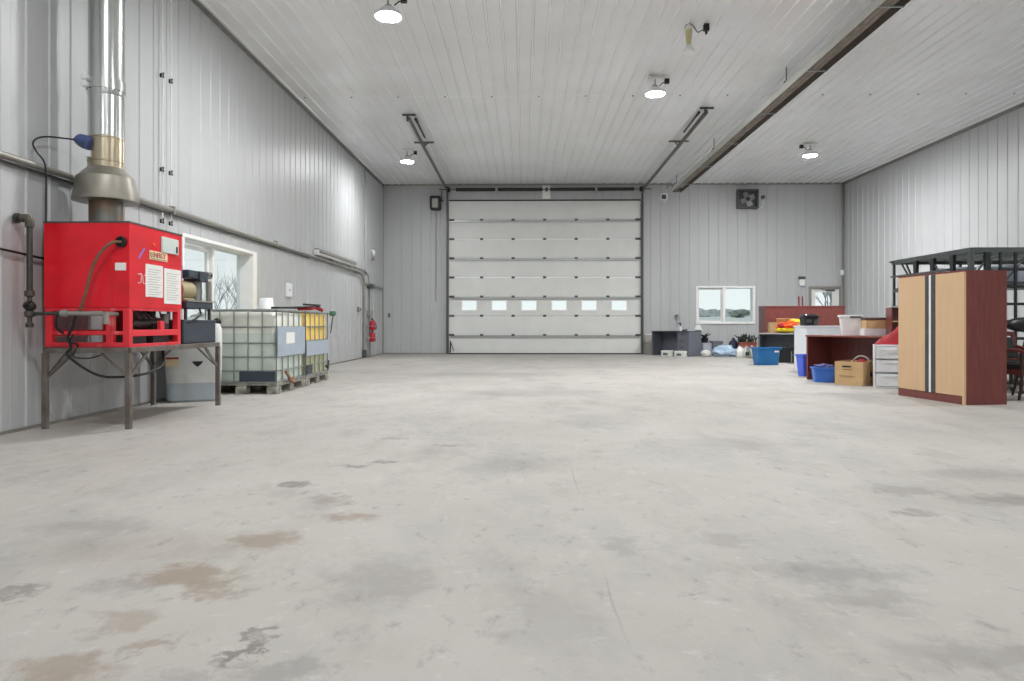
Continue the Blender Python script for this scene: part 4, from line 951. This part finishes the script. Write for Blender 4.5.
MB().blob((0, 0, .0), (.25, .14, .11), .45, 2.2, 11, 4, -.12).blob((.15, .05, .06), (.16, .12, .1), .4, 2.4, 5, 3).build('cloth', M['orange'], t); MB().blob((-.05, -.04, -.08), (.26, .12, .05), .4, 2.5, 2, 3).blob((.2, .05, .12), (.13, .1, .06), .35, 2.6, 7, 3).build('lime_trim', M['yellow'], t); MB().blob((-.17, -.05, .02), (.09, .08, .07), .3, 2, 3, 3).build('red_fold', M['extred'], t)
# mahogany panel run
t = thing('reception_panel', 'long mahogany privacy panel unit standing behind the grey desk', 'panel unit', (6.5, 18.5, 0))
MB().box(0, 2.12, 0, .03, 0, 1.42).build('front_panel', M['maho'], t); MB().box(0, .03, .03, .52, 0, 1.42).build('side_panel', mat('dull_mahogany', (120, 82, 78), .45), t); MB().box(2.09, 2.12, .03, .52, 0, 1.42).build('side_panel', M['maho'], t)
MB().box(-.01, 2.13, -.012, .53, 1.42, 1.45).build('top_cap', M['mahol'], t, bev=.004); MB().box(.03, 2.09, .05, .5, .7, .73).build('shelf', M['maho'], t)
# white desk end
t = thing('white_table', 'white panel-sided table between the grey desk and the mahogany desk', 'table', (5.6, 13.7, 0))
MB().hexa([(-.0, 0, 0), (.98, 0, 0), (-.0, .03, 0), (.98, .03, 0), (.03, 0, .9), (.93, 0, .9), (.03, .03, .9), (.93, .03, .9)]).build('front_panel', M['whitel'], t); MB().box(.02, .05, .03, .6, 0, .9).build('side_panel', M['whitel'], t); MB().box(.9, .93, .03, .6, 0, .9).build('side_panel', M['whitel'], t); MB().box(.0, .97, -.01, .62, .9, .925).build('table_top', M['whitel'], t, bev=.005)
t = thing('black_organiser', 'squat black lidded organiser standing on the white table', 'box', (5.78, 13.95, .925))
MB().rsq([(0, 0, .13, .12, .04, 0), (0, 0, .15, .14, .05, .14), (0, 0, .15, .14, .05, .17)], 5).build('body', M['blkp'], t); MB().rsq([(0, 0, .16, .15, .05, .17), (0, 0, .16, .15, .05, .2), (0, 0, .12, .11, .05, .235)], 5).build('lid', mat('black_gloss', (46, 48, 52), .2), t); MB().box(-.11, .0, -.152, -.142, .06, .13).build('clasp', M['dkgrey'], t); MB().box(.04, .12, -.15, -.142, .02, .13).build('side_clip', M['dkgrey'], t)
# cobalt bin
t = bin_('waste_bin', 'tall cobalt blue waste bin next to the mahogany desk', 'bin', (5.2, 12.7, 0), .2, .27, .24, .4, M['bbin'], .012, .78)

# mahogany desk and what is on and under it
dc, ds = math.cos(R(-61)), math.sin(R(-61))
desk('executive_desk', 'mahogany desk with open kneehole holding boxes, beside the tall wardrobe', (4.9, 11.93, 0), R(-61), 1.5, .72, .77, M['maho'], M['mahol'])
def onD(a, b): return (4.9 + dc * a - ds * b, 11.93 + ds * a + dc * b)   # point on the desk, a along front, b back
t = bin_('storage_tote', 'small cobalt blue tub with folded cloth in front of the mahogany desk', 'tote', (4.97, 11.42, 0), R(-12), .34, .3, .245, M['tubb'], .015, .86)
tag(MB().blob((0, 0, 0), (.16, .12, .05), .3, 2.4, 4, 3).build('folded_cloth', mat('slate_cloth', (96, 104, 150), .8), loc=(4.97, 11.42, .25)), 'dark slate cloth heaped in the small cobalt tub', 'cloth')
# moving box
ang = R(-46)
t = thing('moving_box', 'cardboard moving box with printed hand hole beside the drawer tower', 'box', (4.935, 10.93, 0), ang)
bw, bd_, bh = .42, .6, .37
mb = MB().box(0, bw, 0, .008, 0, bh).box(0, bw, bd_ - .008, bd_, 0, bh).box(0, .008, .008, bd_ - .008, 0, bh).box(bw - .008, bw, .008, bd_ - .008, 0, bh).box(.008, bw - .008, .008, bd_ - .008, 0, .01)
mb.build('body', M['card'], t); MB().rsq([(bw / 2 - .03, -.001, .07, .003, .002, bh - .09), (bw / 2 - .03, -.001, .07, .003, .002, bh - .065)], 3).build('hand_hole', M['blk'], t)
mb = MB().box(.12, .26, -.001, .001, bh - .13, bh - .12).box(.06, .3, -.001, .001, .14, .147).box(.08, .28, -.001, .001, .125, .129); mb.build('printed_mark', M['cardd'], t); MB().box(bw - .001, bw + .002, .3, .44, .13, .2).build('side_print', M['slate'], t)
t = thing('round_basket', 'round red cushion with beige rim poking out of the moving box', 'basket', (5.40, 11.02, .31), ang)
MB().torus((0, 0, 0), .135, .016, 0, PI, 20, 'y').build('rim', M['tanboard'], t); MB().blob((0, 0, -.02), (.12, .08, .115), .1, 2, 2, 3).build('cushion', M['redf'], t)
# plastic drawers
t = thing('drawer_tower', 'translucent white three-drawer plastic tower under the red cloth', 'drawers', (5.25, 10.33, 0), R(-24))
w, d, h = .4, .36, .65
MB().box(0, w, .01, d, 0, .03).box(0, .02, .01, d, .03, h - .03).box(w - .02, w, .01, d, .03, h - .03).box(0, w, .01, d, h - .03, h).box(.02, w - .02, d - .01, d, .03, h - .03).box(.02, w - .02, .02, d - .01, .225, .24).box(.02, w - .02, .02, d - .01, .425, .44).build('frame', M['white'], t, bev=.008)
for z0, z1 in ((.035, .22), (.245, .42), (.445, .615)):
    q = MB().box(.025, w - .025, -.005, .005, z0, z1).box(.03, w - .03, .005, d - .03, z0, z0 + .008).box(.03, .035, .005, d - .03, z0, z1 - .02).build('drawer', M['clearp'], t, bev=.004)
    MB().box(.1, .3, -.03, -.005, z1 - .045, z1 - .03).build('handle', M['white'], q)
MB().box(.06, .12, -.008, -.004, .5, .54).box(.17, .28, -.034, -.03, .53, .57).build('sticker', M['paper'], t); MB().bar((.18, .1, .06), (.3, .08, .12), .02, .02).build('contents', M['slate'], t)
t = thing('red_bag', 'peaked red cloth bag on top of the drawer tower', 'bag', (5.52, 10.41, .651), R(-24))
mb = MB(); mb.hexa([(-.2, -.13, 0), (.22, -.13, 0), (-.2, .12, 0), (.22, .12, 0), (.1, -.02, .26), (.18, -.03, .27), (.12, .03, .27), (.2, .02, .25)])
bmesh.ops.subdivide_edges(mb.bm, edges=mb.bm.edges[:], cuts=5, use_grid_fill=True)
for v in mb.bm.verts:
    n = noise.noise_vector(v.co * 8); v.co += Vector((n.x, n.y, n.z * .6)) * .06 * (1 if v.co.z > .01 else 0); v.co.z = max(0, v.co.z)
mb.build('body', M['redf'], t); MB().box(-.19, .21, -.125, .115, 0, .02).build('base_panel', M['extred'], t, bev=.008)
# on the mahogany desk
p = onD(.55, .33); t = bin_('storage_tub', 'tall white tapered tub on the mahogany desk', 'tub', (at(851, p[1] - .0), p[1] + .0, .77), R(-20), .36, .28, .34, M['white'], .015, .8)
MB().box(-.03, .14, -.158, -.145, .29, .32).build('handle_slot', M['dkgrey'], t)
p = onD(.95, .42); YY = p[1]
t = thing('white_carton', 'flat white carton under the tan box on the mahogany desk', 'box', (at(874.5, YY), YY, .77), R(-10))
MB().box(-.19, .19, -.13, .13, 0, .11).build('body', M['white'], t, bev=.005); MB().box(-.193, .193, -.133, .133, .085, .115).build('lid', M['whitel'], t, bev=.004)
t = thing('file_box', 'tan file box with dark lid stacked on the white carton', 'box', (at(875, YY), YY, .885), R(-10))
MB().box(-.175, .175, -.13, .13, 0, .15).build('body', M['card'], t, bev=.004); MB().box(-.185, .185, -.14, .14, .14, .18).build('lid', mat('dark_lid', (92, 72, 66), .6), t, bev=.004)
# mahogany cubby
p = (6.05, 11.2)
t = thing('cubby_shelf', 'small mahogany cubby shelf standing on the end of the desk by the wardrobe', 'shelf', (5.79, 10.86, .771), R(-12))
MB().box(0, .02, 0, .3, 0, .47).build('side_panel', M['maho'], t); MB().box(.5, .52, 0, .3, 0, .47).build('side_panel', M['maho'], t); MB().box(.02, .5, .28, .3, 0, .45).build('back_panel', M['maho'], t)
for z in (.0, .22): MB().box(.02, .5, 0, .28, z, z + .02).build('shelf_board', M['maple'], t)
MB().box(-.005, .525, -.005, .305, .45, .475).build('top_panel', M['gedge'], t)

# ------------------------------------------------------------------ wardrobe
A = Vector((5.06, 9.32)); Bp = Vector((5.21, 8.17)); ang = math.atan2(Bp.y - A.y, Bp.x - A.x); w = (Bp - A).length
t = thing('wardrobe', 'tall two-door wardrobe, maple doors and mahogany sides', 'wardrobe', (A.x, A.y, 0), ang)
d, h = .55, 1.6
MB().box(0, .02, .02, d, 0, h - .02).build('side_panel', M['maho'], t); MB().box(w - .02, w, .02, d, 0, h - .02).build('side_panel', M['maho'], t)
MB().box(.02, w - .02, d - .012, d, 0, h - .02).build('back_panel', M['maho'], t); MB().box(0, w, .0, d, h - .02, h).build('top_panel', M['maho'], t)
MB().box(0.0, w - .0, .03, .05, 0, .1).box(.0, w, .0, .03, 0, .095).build('plinth', M['maho'], t)
c = w / 2 + .02
for a, b in ((.003, c - .016), (c + .016, w - .032)):
    lft = a < .1
    e0_, e1_ = (a, b - .075) if lft else (a + .075, b)
    q = MB().box(e0_, e1_, -.002, .018, .1, h - .022).build('door', M['maple'], t, bev=.002)
    x0_ = b - .075 if lft else a
    MB().box(x0_, x0_ + .075, -.006, .018, .1, h - .022).build('edge_pull', M['dkgrey'], q, bev=.004)
MB().box(w - .03, w + .001, -.004, .022, 0, h - .02).build('edge_strip', M['maple'], t)
MB().box(c - .016, c + .016, -.008, .012, .1, h - .022).build('centre_strip', M['whiteframe'], t)

# ------------------------------------------------------------------ storage rack by the right wall
t = thing('storage_rack', 'tall grey-green steel storage rack behind the wardrobe', 'rack', (6.46, 10.0, 0))
rw, rd, rh = 2.4, 2.12, 2.07
MB().box(0, rw, 0, .06, rh - .07, rh).box(0, .06, .06, rd, rh - .07, rh).box(rw - .06, rw, .06, rd, rh - .07, rh).box(.06, rw - .06, rd - .06, rd, rh - .07, rh).build('top_frame', M['rackm'], t)
mb = MB()
for k in range(7): mb.box(.06 + k * .33, .06 + k * .33 + .2, .06, rd - .06, rh - .02, rh)
mb.build('top_deck', M['rackm'], t)
for x, y in ((.03, .03), (.03, rd - .03), (rw - .03, .03), (rw - .03, rd - .03), (1.18, .03), (1.18, rd - .03)):
    q = .03 if y < 1 else .017
    MB().box(x - q, x + q, y - q, y + q, 0, rh - .07).box(x - .06, x + .06, y - .05, y + .05, 0, .012).build('post', M['rackm'], t)
for y in (.45, .95, 1.42):
    MB().taper(.03, y, 1.45, rh - .07, .03, .045, .05, .1).box(.015, .045, y - .02, y + .02, 0, 1.45).build('tapered_leg', M['rackd'], t)
for z in (.3, .95, 1.55): MB().box(.03, rw - .03, .06, rd - .06, z, z + .03).box(0, .05, .06, rd - .06, z - .04, z + .03).build('shelf', M['rackm'], t)
for a, b in (((.03, 1.0, rh - .08), (.03, .62, 1.6)), ((.03, 1.85, rh - .08), (.03, 1.5, 1.62)), ((.03, 1.72, rh - .08), (.03, 1.45, 1.62)), ((.3, .03, rh - .09), (.0, .03, 1.55)), ((.85, .03, rh - .09), (.45, .03, 1.5)), ((1.15, .03, rh - .09), (.85, .03, 1.6))):
    MB().bar(a, b, .022, .022).build('brace', M['rackm'], t)
MB().box(-.02, .03, .5, rd, 1.77, 1.8).build('side_rail', M['rackm'], t)
mb = MB()
for z in (.25, .5, .75, 1.0, 1.25, 1.5, 1.75): mb.box(.42, rw - .03, .0, .03, z - .02, z + .02)
for k in range(9): mb.box(.42 + k * .215, .45 + k * .215, -.01, .02, .05, rh - .07)
mb.box(.22, .3, 0, .05, .05, rh - .07); mb.build('grid_panel', M['rackd'], t)
MB().bar((-.06, rd - .05, rh - .03), (.2, rd - .05, rh - .03), .03, .025).build('overhang_bar', M['rackm'], t)
for k, (x, y, lb) in enumerate(((.35, .9, 'pale bin on the upper rack shelf, just over the wardrobe corner'), (.85, .5, 'pale bin on the upper rack shelf behind the grid panel'))):
    b = bin_('shelf_bin', lb, 'bin', (6.46 + x, 10.0 + y, 1.58), .1, .4, .4, .26, mat('pale_bin', (190, 196, 208), .5), .012, .86, 'bins on the rack')

# ------------------------------------------------------------------ chairs at the right edge
t = thing('arm_chair', 'mahogany-framed guest chair with dark green vinyl seat right of the wardrobe', 'chair', (6.42, 8.95, 0), R(12))
MB().rsq([(0, 0, .25, .24, .05, .38), (0, 0, .27, .26, .06, .40), (0, 0, .27, .26, .06, .45), (0, 0, .24, .23, .06, .475)], 5).build('seat', M['seat'], t)
MB().box(-.27, .27, -.27, -.23, .32, .385).box(-.27, .27, .2, .24, .32, .385).box(-.27, -.23, -.23, .2, .32, .385).box(.23, .27, -.23, .2, .32, .385).build('seat_frame', M['wood'], t, bev=.006)
for x in (-.25, .25):
    MB().tube([(x, -.25, .6), (x, -.25, .35), (x, -.24, .15), (x * .95, -.2, 0)], .02, 10, True, [.02, .024, .02, .015]).build('leg', M['woodd'], t)
    MB().tube([(x, .34, .82), (x, .27, .5), (x, .24, .35), (x, .34, 0)], .02, 10, True, [.02, .024, .024, .016]).build('leg', M['woodd'], t)
    MB().tube([(x, -.29, .6), (x, -.2, .63), (x, .1, .62), (x, .3, .66)], .025, 10).build('armrest', M['wood'], t)
MB().box(-.22, .22, .23, .29, .47, .5).bar((-.26, .34, .83), (.26, .34, .83), .045, .06).bar((-.25, .28, .5), (-.25, .34, .83), .045, .04).bar((.25, .28, .5), (.25, .34, .83), .045, .04).build('back_frame', M['wood'], t, bev=.008)
MB().hexa([(-.21, .235, .52), (.21, .235, .52), (-.21, .28, .52), (.21, .28, .52), (-.21, .29, .78), (.21, .29, .78), (-.21, .335, .78), (.21, .335, .78)]).build('back_cushion', M['seat'], t, bev=.01)
t = thing('swivel_chair', 'black swivel office chair half hidden behind the guest chair', 'chair', (6.82, 9.68, 0), R(195))
for k in range(5):
    a = k * 2 * PI / 5; MB().bar((0, 0, .1), (.22 * math.cos(a), .22 * math.sin(a), .07), .04, .03).build('base_leg', M['strut'], t)
    MB().cyl((.22 * math.cos(a), .22 * math.sin(a) - .012, .03), (.22 * math.cos(a), .22 * math.sin(a) + .012, .03), .03, seg=14).build('caster', M['blkp'], t)
MB().cyl((0, 0, .08), (0, 0, .45), .025).build('gas_lift', M['blk'], t); MB().rsq([(0, 0, .2, .2, .08, .45), (0, 0, .22, .22, .09, .48), (0, 0, .22, .22, .09, .53), (0, 0, .18, .18, .08, .55)], 5).build('seat', M['blkp'], t)
MB().bar((0, .15, .45), (0, .22, .75), .06, .02).build('back_stem', M['blk'], t)
mb = MB()
mb.blob((0, .18, .95), (.3, .12, .1), .05, 1.5, 1, 3); mb.build('backrest', M['blkp'], t)

# ------------------------------------------------------------------ sky
wd = bpy.data.worlds.new('overcast'); SC.world = wd; wd.use_nodes = True
nt = wd.node_tree; bg = nt.nodes['Background']
tc = nt.nodes.new('ShaderNodeTexCoord'); sx = nt.nodes.new('ShaderNodeSeparateXYZ'); rp = nt.nodes.new('ShaderNodeValToRGB')
rp.color_ramp.elements[0].position = .0; rp.color_ramp.elements[1].position = .5
rp.color_ramp.elements[0].color = (.84, .87, .87, 1); rp.color_ramp.elements[1].color = (.60, .66, .71, 1)
nt.links.new(tc.outputs['Generated'], sx.inputs[0]); nt.links.new(sx.outputs[2], rp.inputs['Fac']); nt.links.new(rp.outputs['Color'], bg.inputs['Color'])
bg.inputs['Strength'].default_value = 1.08

# ------------------------------------------------------------------ camera
cam = bpy.data.cameras.new('camera'); co = bpy.data.objects.new('camera', cam); COL.objects.link(co)
cam.sensor_width = 36; cam.lens = 24; cam.clip_start = .05; cam.clip_end = 500
cam.shift_y = -16.5 / 1024
co.location = (0, 0, .96); co.rotation_euler = (PI / 2, 0, math.atan(12 / 682.7))
SC.camera = co
SC.view_settings.view_transform = 'Standard'; SC.view_settings.look = 'None'; SC.view_settings.gamma = 1; SC.view_settings.use_curve_mapping = False
SC.view_settings.exposure = 0.16
SC.cycles.max_bounces = 12; SC.cycles.diffuse_bounces = 6; SC.cycles.glossy_bounces = 4; SC.cycles.transparent_max_bounces = 12
SC.cycles.caustics_reflective = False; SC.cycles.caustics_refractive = False; SC.cycles.sample_clamp_indirect = 6
